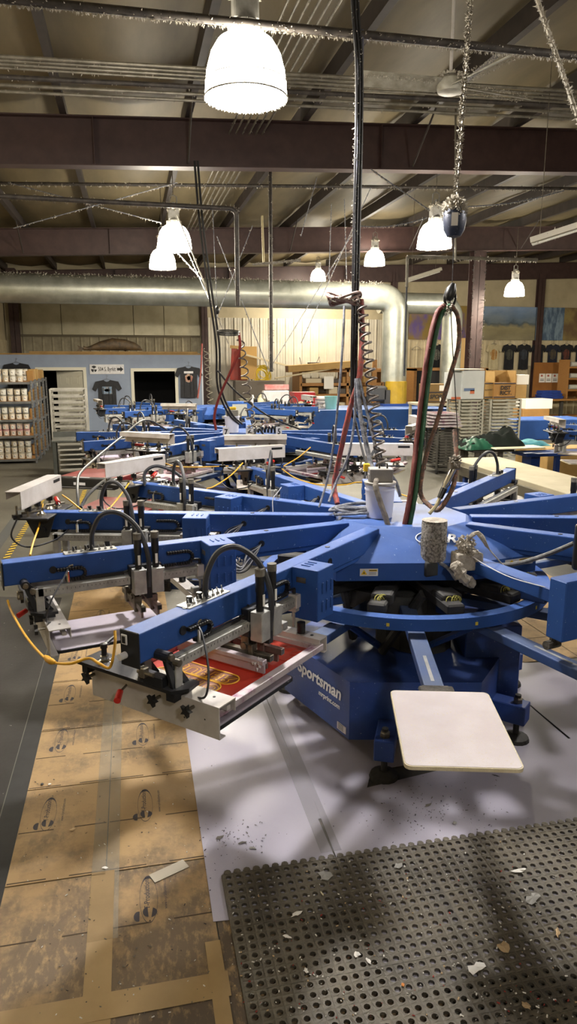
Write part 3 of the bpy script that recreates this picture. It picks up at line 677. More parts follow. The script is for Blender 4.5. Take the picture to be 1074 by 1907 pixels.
g = G().tube([n0.lerp(n1, -.15), n0.lerp(n1, .2)], [.016, .019], 12); g.obj('black_collar', BLK, t, True)
g = G().tube(cr([n0.lerp(n1, -.7)+V((-.02, 0, 0)), n0.lerp(n1, -.4), n0.lerp(n1, -.1)], 5), .011, 8, jit=.2); g.obj('hose_end', mat('brass_spring', 'a59c7c', .5, .4), t, True)
g = G().box(-.03, .03, -.02, .02, -.02, .03, .006, M=Mx.Translation(n1)).cyl(n1+V((-.03, 0, .03)), n1+V((.03, 0, .05)), .012, 8).m(1).fuzz(n1+V((0, 0, .03)), .03, 50, .012); g.obj('valve', [STEEL, LINT], t)
# ring loops right of pole on hub and cable to station
hose('grey_hose', 'dark grey cable drooping from the junction box to the control pedestal', 'cable', [D(905, 1045, 4.0), D(930, 1052, 3.9), D(970, 1048, 3.8), D(1020, 1032, 3.7), D(1068, 1012, 3.6)], .012, mat('cable_dusty', '3a3a3c', .6, 0, '6b6a6c', 30), 8)
hose('thin_cable', 'thin pale wire draped along the empty station beam', 'cable', [D(870, 1030, 3.85), D(900, 1050, 3.75), D(950, 1075, 3.55), D(1020, 1095, 3.4)], .003, WHT, 5)
hose('grey_hose', 'dusty hose lying over the rim behind the speckled motor', 'hose', [D(765, 975, 4.3), D(778, 1000, 4.1), D(786, 1030, 4.0), D(830, 1055, 3.9), D(850, 1080, 3.85)], .010, HOSEG, 8, 40)
# yellow air lines at the head ends
def loc(a, x, y, z): a = R(a); return PC+V((x*math.cos(a)-y*math.sin(a), x*math.sin(a)+y*math.cos(a), z))
YG = 'yellow air tubes slung between print heads'
hose('yellow_air_tube', 'yellow air tube slung between the two lowest heads, with a knobbly connector', 'air tube', [D(14, 1118, 3.45), D(22, 1140, 3.4), D(45, 1180, 3.2), D(70, 1212, 3.0), D(95, 1232, 2.9), D(130, 1236, 2.8), D(165, 1226, 2.75), D(185, 1236, 2.7), D(205, 1242, 2.68), D(214, 1200, 2.72), D(214, 1175, 2.75)], .0055, YEL, 8, group=YG)
g = G().tube(cr([D(84, 1222, 2.95), D(92, 1230, 2.9), D(103, 1234, 2.87)], 4), [.006, .009, .013, .014, .012, .014, .012, .009, .006], 10); tag(g.obj('tube_connector', YEL, None, True), 'knobbly yellow connector on the lowest yellow air tube', 'connector')
hose('yellow_air_tube', 'yellow air tube from the raised second channel down to the second arm', 'air tube', [D(80, 938, 4.6), D(74, 975, 4.5), D(62, 1010, 4.0), D(56, 1034, 3.7)], .0055, YEL, 8, group=YG)
hose('yellow_air_tube', 'yellow air tube from the second raised channel over the flash unit', 'air tube', [D(240, 900, 5.4), D(222, 925, 5.2), D(205, 945, 5.0), D(190, 952, 4.9)], .0055, YEL, 8, group=YG)
hose('yellow_air_tube', 'yellow air tube rising from the long third arm to the left channel', 'air tube', [D(116, 922, 4.9), D(130, 932, 4.8), D(150, 948, 4.7), D(158, 950, 4.6)], .0055, YEL, 8, group=YG)
hose('yellow_air_tube', 'yellow air tube crossing behind the middle raised channel', 'air tube', [D(300, 860, 6), D(325, 868, 6.3), D(360, 870, 6.6), D(425, 868, 7)], .0055, YEL, 8, group=YG)
hose('yellow_air_tube', 'yellow air tube slanting under the widest raised channel', 'air tube', [D(452, 862, 6.2), D(430, 885, 6), D(400, 905, 5.8), D(385, 910, 5.7)], .0055, YEL, 8, group=YG)
hose('yellow_air_tube', 'yellow air tube slanting up beside the red hose foot', 'air tube', [D(578, 833, 6.8), D(555, 852, 6.7), D(528, 868, 6.6)], .0055, YEL, 8, group=YG)
hose('yellow_air_tube', 'long low yellow air tube passing behind the bucket', 'air tube', [D(520, 870, 6.6), D(550, 890, 6.6), D(590, 902, 6.5), D(640, 903, 6.3), D(668, 898, 6.2), D(700, 905, 6.2), D(760, 925, 6)], .0055, YEL, 8, group=YG)
hose('yellow_air_tube', 'yellow air tube hanging at the corner head of the middle press', 'air tube', [D(182, 815, 9), D(184, 830, 9), D(198, 842, 9), D(205, 845, 9)], .006, YEL, 8, group=YG)
hose('black_hose', 'thick black hose crossing in front of the office wall, down to the floor', 'hose', [D(310, 800, 9), D(270, 782, 8.5), D(225, 815, 8), D(180, 852, 7), D(150, 880, 6.2), D(144, 905, 5.6), D(146, 950, 5.3), D(146, 1000, 5.2)], .012, RUB, 8)
hose('black_hose', 'black hose with a dusty coupling lying over the fourth arm', 'hose', [D(150, 945, 5.2), D(170, 915, 5.4), D(215, 880, 5.8), D(235, 868, 5.9)], .013, RUB, 8)
hose('black_hose', 'black hose arching from the fourth arm to a dusty coupling', 'hose', [D(270, 905, 5.6), D(270, 880, 5.6), D(290, 868, 5.6), D(320, 876, 5.6), D(345, 895, 5.7)], .013, RUB, 8)
g = G().tube([D(340, 893, 5.7), D(350, 900, 5.7), D(372, 908, 5.75), D(385, 912, 5.8)], [.02, .028, .03, .02], 10); tag(g.obj('hose_coupling', LINTD, None, True), 'dusty coupling on the black hose above the fourth arm', 'coupling')
hose('white_cable_tie', 'long white cable tie standing up from the fourth arm', 'cable tie', [D(508, 953, 4.9), D(508, 930, 4.9), D(517, 917, 4.9), D(524, 907, 4.9)], .0035, WHT, 5)
# ================================================================ building shell
RT = .04
def rz_(u): return RT*(u-2.15)
CONC = mat('concrete', '5c5a51', .5, 0, '47453f', .7, .35, .65, 10, bump=.15, bscale=20, speck=('a9a79c', 26, .69))
g = G(); g.box(-3.8, 20, -5, 25, -.12, 0); struct(g.obj('floor', CONC))
WALLT = mat('tan_panel', 'beb294', .6, 0, 'ab9f82', 1.2); WALLC = mat('white_corrugated', 'cfcabc', .5, 0, 'c2bba8', 1.5)
INS = mat('dirty_insulation', '85785a', .6, 0, '51472f', 1.4, .25, .75, 8, stretch=(1, .25, 1), bump=.35, bscale=5)
PUR = mat('maroon_steel', '3a2826', .55, 0, '46322f', 5, dust=.5, dustcol='9c9687')
PUR2 = mat('dark_purlin', '2d2724', .6, 0, '3c342f', 5)
# sagging insulation ceiling between purlins
us = [-.65+1.5*k for k in range(-3, 15)]
g = G(); vs_ = [-5+.6*k for k in range(0, 52)]
rows = []
for v in vs_:
    row = []
    for i, u in enumerate(us):
        for t in (0, .25, .5, .75):
            if i == len(us)-1 and t: break
            uu = u+1.5*t; uu = max(-3.85, min(20.05, uu))
            s = -.10*math.sin(math.pi*t)*(1+.3*math.sin(v*1.3+i)) + .015*math.sin(v*5+i*2)
            row.append(g.bm.verts.new((uu, v, 5.52+rz_(uu)+s)))
    rows.append(row)
for a, b_ in zip(rows, rows[1:]):
    for i in range(len(a)-1):
        if a[i+1].co.x-a[i].co.x > 1e-4: g.bm.faces.new((a[i], b_[i], b_[i+1], a[i+1]))
struct(g.obj('ceiling', INS, None, True))
for k, u in enumerate(us):
    if -3.8 < u < 19.8:
        z = 5.38+rz_(u)
        g = G().box(u-.03, u+.03, -5, 25, z-.1, z+.1).box(u-.03, u+.05, -5, 25, z-.105, z-.097)
        struct(g.obj('ceiling_purlin', PUR2))
# rafters
for v, wd in ((9.8, .22), (17.4, .2), (24.8, .18), (2.2, .22)):
    g = G(); x0, x1 = -3.8, 20
    def seg(zb, zt, w):
        vv = [(x0, v-w, zb+rz_(x0)), (x1, v-w, zb+rz_(x1)), (x1, v+w, zb+rz_(x1)), (x0, v+w, zb+rz_(x0)), (x0, v-w, zt+rz_(x0)), (x1, v-w, zt+rz_(x1)), (x1, v+w, zt+rz_(x1)), (x0, v+w, zt+rz_(x0))]
        q = [g.bm.verts.new(p) for p in vv]
        for f in ((0, 1, 2, 3), (4, 5, 6, 7), (0, 1, 5, 4), (1, 2, 6, 5), (2, 3, 7, 6), (3, 0, 4, 7)): g.bm.faces.new([q[i] for i in f])
    seg(4.70, 4.715, .1); seg(4.715, 5.25, .006); seg(5.25, 5.265, .1)
    for u in (-.3, 3.4, 7.4): g.box(u-.004, u+.004, v-.1, v+.006, 4.715+rz_(u), 5.25+rz_(u))
    g.m(1); 
    for kk in range(0): pass
    struct(g.obj('ceiling_beam', [PUR, LINTY]))
for k, u in enumerate(us):                                    # flange braces from purlin to rafter bottom
    if k % 2 == 0 and -3 < u < 14:
        for v in (9.8, 17.4):
            z = rz_(u); g = G().tube([(u-.01, v-.9, 5.3+z), (u-.01, v-.1, 4.74+z)], .014, 4); struct(g.obj('ceiling_brace', PUR2))
# columns
def column(u, v, z1, w=.12, d=.12, lint=False, nm='wall_column'):
    g = G().box(u-w, u+w, v-d, v-d+.012, 0, z1).box(u-w, u+w, v+d-.012, v+d, 0, z1).box(u-.006, u+.006, v-d, v+d, 0, z1)
    if lint: g.m(1).lint([(u-w, v-d, 2), (u-w, v-d, z1)], .02, 60, .04, False).lint([(u+w, v-d, 2), (u+w, v-d, z1)], .02, 60, .04, False)
    return struct(g.obj(nm, [PUR, LINTD]))
column(8.72, 17.4, 4.95, .16, .14, True, 'wall_column')
column(2.55, 24.85, 5.2, .1, .1); column(15.05, 24.85, 5.4, .13, .1); column(-3.5, 24.7, 5.1, .14, .1); column(9.3, 24.85, 5.3, .1, .1)
g = G().box(-3.8, 20, 25, 25.1, 0, 6.2); struct(g.obj('wall_back', WALLT))
g = G().box(-3.9, -3.8, -5, 25.1, 0, 6.2)
for k in range(60): g.box(-3.8, -3.77, 16+k*.15, 16.05+k*.15, 0, 2.9)
struct(g.obj('wall_left', WALLT))
g = G().box(20, 20.1, -5, 25.1, 0, 6.6); struct(g.obj('wall_right', WALLT))
g = G().box(-3.8, 20, -5.1, -5, 0, 6.6); struct(g.obj('wall_front', WALLT))
def corr(u0, u1, z0, z1, m, pitch=.3, nm='wall_panel'):
    g = G(); g.box(u0, u1, 24.97, 25, z0, z1); n = int((u1-u0)/pitch)
    for k in range(n+1):
        u = u0+k*pitch; g.prism([(u-.035, 24.975), (u+.035, 24.975), (u+.018, 24.94), (u-.018, 24.94)], z0, z1)
        for j in (1, 2): g.box(u+j*pitch/3-.008, u+j*pitch/3+.008, 24.96, 24.975, z0, z1)
    return struct(g.obj(nm, m))
corr(2.7, 9.2, 0, 3.7, WALLC); corr(-3.3, 2.4, 0, 3.07, mat('dirty_corrugated', 'b1a88e', .6, 0, '8f8872', 3)); corr(9.4, 19.9, 0, 3.05, mat('cream_corrugated', 'd3c7a8', .55, 0, 'c6b998', 2))
g = G().box(-3.4, 2.4, 24.9, 24.97, 3.03, 3.1); struct(g.obj('trim_1', mat('trim_dark', '6b6350', .7)))
# upper sheet panels
for u0, u1 in ((-3.3, -2.1), (-2.08, .2), (.22, 1.2), (1.22, 2.4)):
    g = G().box(u0, u1, 24.93, 24.96, 3.1, 4.6); struct(g.obj('wall_sheet', mat('sheen_panel', 'b5ae93', .35, .25, 'a29b80', 2, bump=.4, bscale=2)))
# office wall
OV = 20.6; OFF = mat('office_blue', '8f9cb2', .7, 0, '8793a9', 2)
g = G()
d0, d1 = -2.4, -1.24; w0, w1 = .12, 1.25
g.box(-3.78, d0, OV, OV+.12, 0, 2.42).box(d0, d1, OV, OV+.12, 2.0, 2.42).box(d1, w0, OV, OV+.12, 0, 2.42).box(w0, w1, OV, OV+.12, 1.97, 2.42).box(w0, w1, OV, OV+.12, 0, .0+.55).box(w1, 2.02, OV, OV+.12, 0, 2.42)
struct(g.obj('wall_office', OFF))
struct(G().box(2.0, 2.04, OV-.01, 24.9, 0, 2.42).obj('wall_office_side', mat('office_white', 'c9d0dc', .6)))
struct(G().box(-3.78, 2.04, OV, 24.9, 2.42, 2.46).obj('ceiling_office', mat('plywood', 'a5854f', .7, 0, '8d6e40', 3)))
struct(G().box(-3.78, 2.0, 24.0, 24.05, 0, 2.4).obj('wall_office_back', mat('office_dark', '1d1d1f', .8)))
struct(G().box(-2.6, 1.9, OV-.02, OV+.1, 2.461, 2.51).obj('trim_2', mat('plywood', 'a5854f')))
TRM = mat('trim_cream', 'd5d2c2', .5)
def casing(nm, u0, u1, z0, z1, w=.085, sill=False):
    g = G().box(u0-w, u0, OV-.02, OV+.13, z0, z1+w).box(u1, u1+w, OV-.02, OV+.13, z0, z1+w).box(u0, u1, OV-.02, OV+.13, z1, z1+w)
    if sill: g.box(u0-w, u1+w, OV-.03, OV+.13, z0-w, z0)
    return struct(g.obj(nm, TRM))
casing('door_1', d0, d1, 0, 2.0); casing('window_1', w0, w1, .6, 1.97, sill=True)
# six panel door leaf, partly open
D1 = struct(O('door_2', None, None, (d1-.02, OV+.02, 0), R(180-28)))
g = G().box(0, .8, -.02, .02, .02, 1.98)
for (a, b_) in ((.1, .36), (.44, .7)):
    for z0, z1 in ((1.6, 1.85), (.95, 1.5), (.2, .8)):
        g.box(a, b_, .02, .026, z0, z0+.02).box(a, b_, .02, .026, z1-.02, z1).box(a, a+.02, .02, .026, z0, z1).box(b_-.02, b_, .02, .026, z0, z1).box(a+.05, b_-.05, .02, .028, z0+.05, z1-.05)
        g.box(a, b_, -.026, -.02, z0, z0+.02).box(a, b_, -.026, -.02, z1-.02, z1).box(a, a+.02, -.026, -.02, z0, z1).box(b_-.02, b_, -.026, -.02, z0, z1).box(a+.05, b_-.05, -.028, -.02, z0+.05, z1-.05)
g.obj('door_leaf', TRM, D1)
G().cyl((.74, -.03, 1), (.74, -.07, 1), .025, 12).obj('door_handle', STEEL, D1)
# ================================================================ floor coverings
CARD = mat('cardboard', 'a3814f', .75, 0, '96754a', 1.6, bump=.1, bscale=30)
def card_mat(name, wear):
    m = mat(name, '9f855e', .72, 0, '917650', 1.4, .3, .7, bump=.12, bscale=40)
    if wear and not m.get('worn'):
        nt = m.node_tree; N = nt.nodes; L = nt.links; b = N['Principled BSDF']; src = b.inputs['Base Color'].links[0].from_socket
        tc = N.new('ShaderNodeTexCoord')
        def nz(sc, a, c, st=None):
            n = N.new('ShaderNodeTexNoise'); n.inputs['Scale'].default_value = sc; n.inputs['Detail'].default_value = 8; n.inputs['Roughness'].default_value = .7
            if st: mp = N.new('ShaderNodeMapping'); mp.inputs['Scale'].default_value = st; L.new(tc.outputs['Object'], mp.inputs[0]); L.new(mp.outputs[0], n.inputs[0])
            else: L.new(tc.outputs['Object'], n.inputs[0])
            r = N.new('ShaderNodeMapRange'); r.inputs[1].default_value = a; r.inputs[2].default_value = c; L.new(n.outputs[0], r.inputs[0]); return r.outputs[0]
        def mul(a, c):
            x = N.new('ShaderNodeMath'); x.operation = 'MULTIPLY'; L.new(a, x.inputs[0])
            if hasattr(c, 'links'): L.new(c, x.inputs[1])
            else: x.inputs[1].default_value = c
            return x.outputs[0]
        f = mul(mul(nz(1.6, .5-wear*.3, .62-wear*.25), nz(34, .30, .5, (1, .45, 1))), min(1, .6+wear*.4))
        x = N.new('ShaderNodeMix'); x.data_type = 'RGBA'; L.new(f, x.inputs[0]); L.new(src, x.inputs[6]); x.inputs[7].default_value = lin('463d33')
        L.new(x.outputs[2], b.inputs['Base Color']); m['worn'] = 1
    return m
def logo(par, u, v, s=1.0, z=.0052):
    # printed ellipse, figure and lines of lettering, reading away from the camera
    M = frame((u, v, z), (0, 1, 0), (-1, 0, 0))
    g = G()
    pts = [(.14*s*math.cos(t), .038*s*math.sin(t)) for t in [i*2*math.pi/40 for i in range(41)]]
    for i in range(40):
        a, b_ = pts[i], pts[i+1]; k = 1-(.035+.1*max(0, math.cos((i+.5)*2*math.pi/40))**4)
        g.quad(M @ V((a[0], a[1], 0)), M @ V((b_[0], b_[1], 0)), M @ V((b_[0]*k, b_[1]*k, 0)), M @ V((a[0]*k, a[1]*k, 0)))
    def disc(cx, cy, rx, ry, a0, a1):
        q = [(cx+rx*math.cos(R(a)), cy+ry*math.sin(R(a))) for a in range(a0, a1+1, 12)]
        f = g.bm.faces.new([g.bm.verts.new(M @ V((p[0]*s, p[1]*s, 0.0003))) for p in q])
    disc(-.095, .045, .028, .018, -20, 200); disc(-.075, .002, .03, .024, 10, 180); disc(-.082, -.003, .028, .03, 190, 340)
    o = g.obj('printed_logo', INKG, par)
    me = text_mesh('T-Productions', .033*s, INKG, ext=0, bold=.0004); k = O('lettering', me, o); k.matrix_local = frame((u-.006*s, v+.035*s, z), (0, 1, 0), (-1, 0, 0))
    me = text_mesh('www.t-productions.com', .019*s, INKG, ext=0, bold=.0002); k = O('lettering', me, o); k.matrix_local = frame((u+.07*s, v+.02*s, z), (0, 1, 0), (-1, 0, 0))
CG = 'flattened cardboard floor sheets'
nsh = 0
def sheet(u0, u1, v0, v1, wear, logos, label, z=0.0, slits=True):
    global nsh; nsh += 1
    t = thing('cardboard_sheet', label, 'cardboard', (0, 0, z), 0, CG)
    g = G().box(u0, u1, v0, v1, .001, .005)
    o = g.obj('board', card_mat('card_worn_%d' % int(wear*10), wear), t)
    if slits:
        g = G(); vm = (v0+v1)/2
        for vv in (v0+.012, vm):
            for qa, qb in ((u0+.004, u0+.17*(u1-u0)/.43), (u1-.16*(u1-u0)/.43, u1-.006)): G().box(qa, qb, vv-.003, vv+.003, .0051, .0058).obj('flap_slit', mat('slit_dark', '3d3122', .9), t)
    for (lu, lv, s) in logos: logo(t, lu, lv, s)
vr = [1.0, 1.62, 2.22, 2.89, 3.62, 4.25, 4.95, 5.7]
names = ['worn sheet at the very front', 'heavily worn sheet', 'scuffed sheet under the brown tape cross', 'sheet lying beside the loose masking tape', 'sheet with the large printed logo', 'sheet just below the lowest clamp', 'sheet under the lowest print head', 'sheet beneath the second arm']
for i in range(len(vr)-1):
    wear = [.9, .9, .45, .08, 0, 0, 0][i]
    lab = ['most worn pair', 'grimy pair', 'stained pair beside the loose masking tape', 'scuffed pair bearing the largest clear logos', 'clean pair in front of the lowest print head', 'clean pair passing under the lowest print head', 'pair under the lilac pallet'][i]
    sheet(-.63, -.205, vr[i]+.004, vr[i+1]-.004, wear, [] if i < 3 else [(-.5, vr[i]+.5-.03*i*0, 1.0)], 'cardboard floor sheet along the black tape, '+lab)
    sheet(-.2, .245 if i > 0 else .245, vr[i]+.004, vr[i+1]-.004, wear*.9, [] if i < 2 else [(-.02, vr[i]+.47, 1.0)], 'cardboard floor sheet on the inner side, '+lab)
sheet(.25, 1.1, 5.02, 6.2, 0, [(.6, 5.5, 1)], 'brown cardboard floor sheet behind the Sportsman base'); sheet(-.63, .245, 5.71, 7.2, 0, [(-.35, 6.3, 1)], 'brown cardboard floor sheet under the third long arm')
sheet(2.55, 3.3, 4.55, 5.4, 0, [(2.95, 4.9, 1.1)], 'brown cardboard floor sheet with logo, beyond the station beam'); sheet(3.31, 4.3, 4.4, 5.6, 0, [], 'plain cardboard floor sheet at the picture edge beyond the station beam'); sheet(2.55, 4.3, 5.61, 7.3, 0, [], 'cardboard floor sheet under the far-side arms', slits=False)
sheet(.25, 1.0, 1.0, 2.6, .8, [], 'worn cardboard floor sheet under the rubber mat corner', z=-.0005)
VIN = mat('white_floor_vinyl', 'a9a6b6', .38, 0, 'a5a2af', 1.3, bump=.12, bscale=14, speck=('6d6b70', 60, .74))
def vinyl(pts, z, label):
    g = G().prism(pts, z, z+.002); return tag(g.obj('floor_vinyl', VIN), label, 'floor sheet', 'white protective floor sheets')
vinyl([(.235, 2.5), (.83, 2.45), (.8, 5.0), (.25, 5.0)], .0062, 'white floor sheet edged by cardboard, beside the rubber mat corner')
vinyl([(.82, 3.05), (1.08, 3.12), (1.22, 3.4), (2.05, 3.46), (2.3, 3.3), (2.5, 3.3), (2.5, 4.9), (.81, 5.0)], .0064, 'white floor sheet lying under the blue press base')
vinyl([(.82, 2.0), (2.75, 2.0), (2.7, 3.5), (.84, 3.2)], .0088, 'white floor sheet between the rubber mats and the square pallet')
vinyl([(2.52, 3.3), (3.8, 3.2), (3.8, 4.35), (2.5, 4.6)], .0068, 'white floor sheet reaching the picture edge by the press foot')
tape = lambda nm, lab, m, x0, x1, y0, y1, z, cat='tape': tag(G().box(x0, x1, y0, y1, z, z+.0008).obj(nm, m), lab, cat)
BT = mat('black_tape', '0e0f10', .75, 0, '1a1b1c', 8)
struct(G().prism([(-3.79, 1.0), (-.74, 1.0), (-.74, 6.9), (-1.5, 7.1), (-2.6, 6.8), (-3.79, 7.2)], .0001, .0003).obj('floor_shade', mat('floor_shade_dark', '282623', .85, 0, '1f1d1b', 1.5, bump=.2, bscale=25, speck=('8d8a84', 22, .7))))  # dimmer light on the near left floor, put into a dark patch
tape('black_tape', 'wide black tape along the edge of the cardboard sheets', BT, -.735, -.632, 1.0, 6.0, .0003)
CLT = mat('clear_tape', 'c3bdae', .15, 0, 'b1a892', 4, bump=.5, bscale=20); CLT.node_tree.nodes['Principled BSDF'].inputs['Alpha'].default_value = .2
tape('clear_tape', 'glossy clear tape joining the two columns of cardboard', CLT, -.265, -.145, 2.5, 5.6, .0062)
CLT2 = mat('clear_tape_cool', 'b4b3b4', .12, 0, 'a3a2a6', 4, bump=.5, bscale=20); CLT2.node_tree.nodes['Principled BSDF'].inputs['Alpha'].default_value = .16
BRT = mat('brown_tape', '9b8259', .5, 0, '8f774f', 5)
tape('brown_tape', 'brown tape running away along the seam of the worn cardboard', BRT, -.265, -.165, 1.0, 2.9, .0062)
tape('brown_tape', 'brown tape crossing the worn cardboard near its front', BRT, -.63, .26, 2.14, 2.25, .0075)
tape('brown_tape', 'brown tape beside the mat edge on the worn cardboard', BRT, .19, .25, 1.0, 2.4, .0084)
tape('grey_tape', 'long dark floor tape left of the yellow striped tape', mat('grey_tape', '45484a', .6), -1.78, -1.64, 7.5, 14, .0008)
tape('grey_tape', 'faded dark floor tape under the flash units', mat('grey_tape', '45484a', .6), -.62, -.5, 7.3, 13.5, .0008)
tape('clear_tape', 'glossy clear tape running over the white sheets to the mat', CLT2, .77, .87, 2.8, 4.9, .012)
def hazard(u, v0, v1, lab):
    g = G().box(u-.035, u+.035, v0, v1, .0006, .0012).m(1); k = v0
    while k < v1-.06:
        g.bm.faces.ensure_lookup_table()
        q = [g.bm.verts.new(p) for p in ((u-.035, k, .0018), (u+.035, k+.05, .0018), (u+.035, k+.115, .0018), (u-.035, k+.065, .0018))]; g._tag([g.bm.faces.new(q)]); k += .13
    tag(g.obj('hazard_tape', [mat('hazard_yellow', 'c9a92c', .6), INKB]), lab, 'tape', 'yellow and black striped floor tapes')
hazard(-1.5, 7.4, 14.5, 'yellow black striped tape starting left of the second arm'); hazard(-.87, 7.6, 13, 'yellow black striped tape passing under the flash units')
# rubber ring mats
MATR = mat('rubber_mat', '38352f', .55, 0, '5c5547', 3, .35, .7, 8, dust=.35, dustcol='6e6656', bump=.3, bscale=60)
def mat_mesh():
    g = G(); n = 21; p = .9144/n; H0, H1 = .001, .0135
    vv = {}
    def vert(x, y, z):
        k = (round(x*1e5), round(y*1e5), round(z*1e5))
        if k not in vv: vv[k] = g.bm.verts.new((x, y, z))
        return vv[k]
    for i in range(n):
        for j in range(n):
            cx, cy = (i+.5)*p, (j+.5)*p; h = p/2
            sq = [(cx+h, cy), (cx+h, cy+h), (cx, cy+h), (cx-h, cy+h), (cx-h, cy), (cx-h, cy-h), (cx, cy-h), (cx+h, cy-h)]
            ro, ri = .0175, .0125
            o = [vert(x, y, H1-.002) for x, y in sq]
            r1 = [vert(cx+ro*math.cos(k*math.pi/4), cy+ro*math.sin(k*math.pi/4), H1) for k in range(8)]
            r2 = [vert(cx+ri*math.cos(k*math.pi/4), cy+ri*math.sin(k*math.pi/4), H1) for k in range(8)]
            r3 = [vert(cx+ri*math.cos(k*math.pi/4), cy+ri*math.sin(k*math.pi/4), H0) for k in range(8)]
            g.skin(o, r1); g.skin(r1, r2); g.skin(r2, r3)
    # seams and side walls
    for k in range(3):
        for b0 in (0,):
            g.box(k*.3048-.0015, k*.3048+.0015, 0, .9144, H1-.002, H1-.0005).box(0, .9144, k*.3048-.0015, k*.3048+.0015, H1-.002, H1-.0005)
    g.box(-.006, 0, 0, .9144, H0, H1-.001).box(0, .9144, .9144, .9204, H0, H1-.001).box(.9144, .9154, 0, .9144, H0, H1-.002)
    for k in range(21):
        g.lathe([(.016, H0), (.016, H1), (.008, H1+.001)], ((k+.5)*p, .928, 0), 8)
    me = g.mesh('rubber_mat', MATR); return me
MM = mat_mesh()
mu, mv = .305, 2.74-.9144
for (i, j, lab) in ((0, 0, 'black ring rubber mat tile whose corner overlaps white sheet and cardboard'), (1, 0, 'black ring rubber mat tile in the upper row, second from the mat corner'), (2, 0, 'black ring rubber mat tile in the upper row, cut by the picture edge'), (0, -1, 'black ring rubber mat tile in front of the corner tile'), (1, -1, 'black ring rubber mat tile in front of the second upper tile')):
    tag(O('rubber_mat', MM, None, (mu+.917*i, mv+.926*j, .0095)), lab, 'mat', 'interlocking ring rubber mats')
# scraps of paper on the floor
def scrap(px, py, s, m, lab, z=.012, cat='paper scrap', asp=.5, rz=None):
    p = at(px, py, z=z); g = G(); n = random.randint(9, 13); k = 0
    pts = [(s*math.cos(2*math.pi*i/n)*random.uniform(.4, 1), s*asp*math.sin(2*math.pi*i/n)*random.uniform(.4, 1)) for i in range(n)]
    tp = [g.bm.verts.new((x, y, .002+random.uniform(0, .25)*s*.5)) for x, y in pts]; c = g.bm.verts.new((0, 0, .004+s*.1))
    bt = [g.bm.verts.new((v.co.x, v.co.y, v.co.z-.0012)) for v in tp]; cb = g.bm.verts.new((0, 0, .0028+s*.1))
    for i in range(n):
        j = (i+1) % n; g.bm.faces.new((c, tp[i], tp[j])); g.bm.faces.new((cb, bt[j], bt[i])); g.bm.faces.new((tp[i], bt[i], bt[j], tp[j]))
    o = g.obj('paper_scrap', m, None, False, p); o.rotation_euler.z = random.random()*6 if rz is None else rz; return tag(o, lab, cat, 'scraps lying on the floor')
PW = mat('scrap_white', 'd9d7d2', .8); PT = mat('scrap_tan', 'b59c78', .8); PGY = mat('scrap_grey', '8b8a86', .7)
zm = .024
for px, py, s, m, lab, z, asp in ((604, 1630, .045, PGY, 'grey plastic scrap on the mat near its upper edge', zm, .8), (741, 1613, .03, PGY, 'small dark grey scrap by the mat edge', zm, .7), (551, 1703, .035, PW, 'white crumpled scrap between mat holes, left part of the mat', zm, .4), (965, 1623, .06, PW, 'long white paper strip on the upper mat', zm, .25), (992, 1674, .055, PGY, 'large pale grey scrap on the mat by the edge', zm, .5), (936, 1765, .04, PT, 'tan crumpled scrap on the mat', zm, .8), (664, 1777, .022, PW, 'white torn chip in the middle of the mat', zm, .8), (686, 1790, .02, PW, 'thin white torn chip beside another in the mat middle', zm, .5), (888, 1804, .045, PW, 'whitish ragged scrap low on the mat', zm, .7), (570, 1808, .018, PW, 'small white flake low on the left mat', zm, .5), (534, 1745, .022, PW, 'white fleck cluster on the left mat', zm, .6), (980, 1874, .025, PT, 'tan chip near the bottom of the mat', zm, .7), (1038, 1738, .035, PT, 'thin tan shred on the mat near the edge of view', zm, .3), (750, 1835, .010, mat('scrap_orange', 'c47c3c', .7), 'orange chip on the lower mat', zm, .8), (600, 1665, .02, mat('scrap_cream', 'cdc4a4', .7), 'cream shred below the grey plastic scrap', zm, .3), (195, 1617, .02, PW, 'white flake on the worn cardboard', .007, .6), (136, 1545, .02, PT, 'torn tan flap on the cardboard below the logo', .007, .5), (92, 1461, .012, PW, 'white crumb beside the black crumb on cardboard', .007, .9), (78, 1461, .016, INKB, 'black crumpled crumb on the cardboard', .007, .8), (410, 1560, .03, mat('lint_scrap', '6c6862', .9), 'grey lint tuft on the white floor sheet', .010, .5), (450, 1570, .025, mat('lint_scrap', '6c6862', .9), 'second lint tuft on the white floor sheet nearer the mat', .010, .5), (470, 1580, .02, PGY, 'small lint wisp on the white sheet', .010, .6), (513, 1615, .02, mat('lint_scrap', '6c6862', .9), 'dark lint clump against the mat edge', .010, .6), (797, 1500, .03, mat('lint_scrap', '6c6862', .9), 'dark lint trail below the square pallet', .012, .4), (846, 1533, .02, PGY, 'grey fluff on the white sheet under the pallet', .012, .6), (922, 1445, .025, INKB, 'thin black thread scrap on the white sheet', .012, .15)):
    scrap(px, py, s, m, lab, z, asp=asp)
g = G().box(-.085, .085, -.03, .03, 0, .0015).m(0); o = g.obj('masking_tape', mat('masking_tape', '9a9384', .6)); p = at(315, 1622, z=.008); o.location = p; o.rotation_euler.z = R(24); tag(o, 'loose piece of beige masking tape on the worn cardboard', 'tape')
g = G()
for k in range(520):
    px, py = random.uniform(430, 1074), random.uniform(1560, 1900)
    if py < 1640-(px-412)*.165: continue
    p = at(px, py, z=zm); s = random.uniform(.0015, .0055)
    g.m(random.choice([0, 0, 0, 1, 2, 2, 3])).tube([p, p+V((random.uniform(-1, 1)*s*2, random.uniform(-1, 1)*s*2, .001))], s*.6, 4)
tag(g.obj('floor_debris', [PW, PT, PGY, mat('debris_red', '8c2f28', .8)]), 'tiny flecks of paper and lint littering the rubber mat', 'debris', kind='stuff')
g = G()
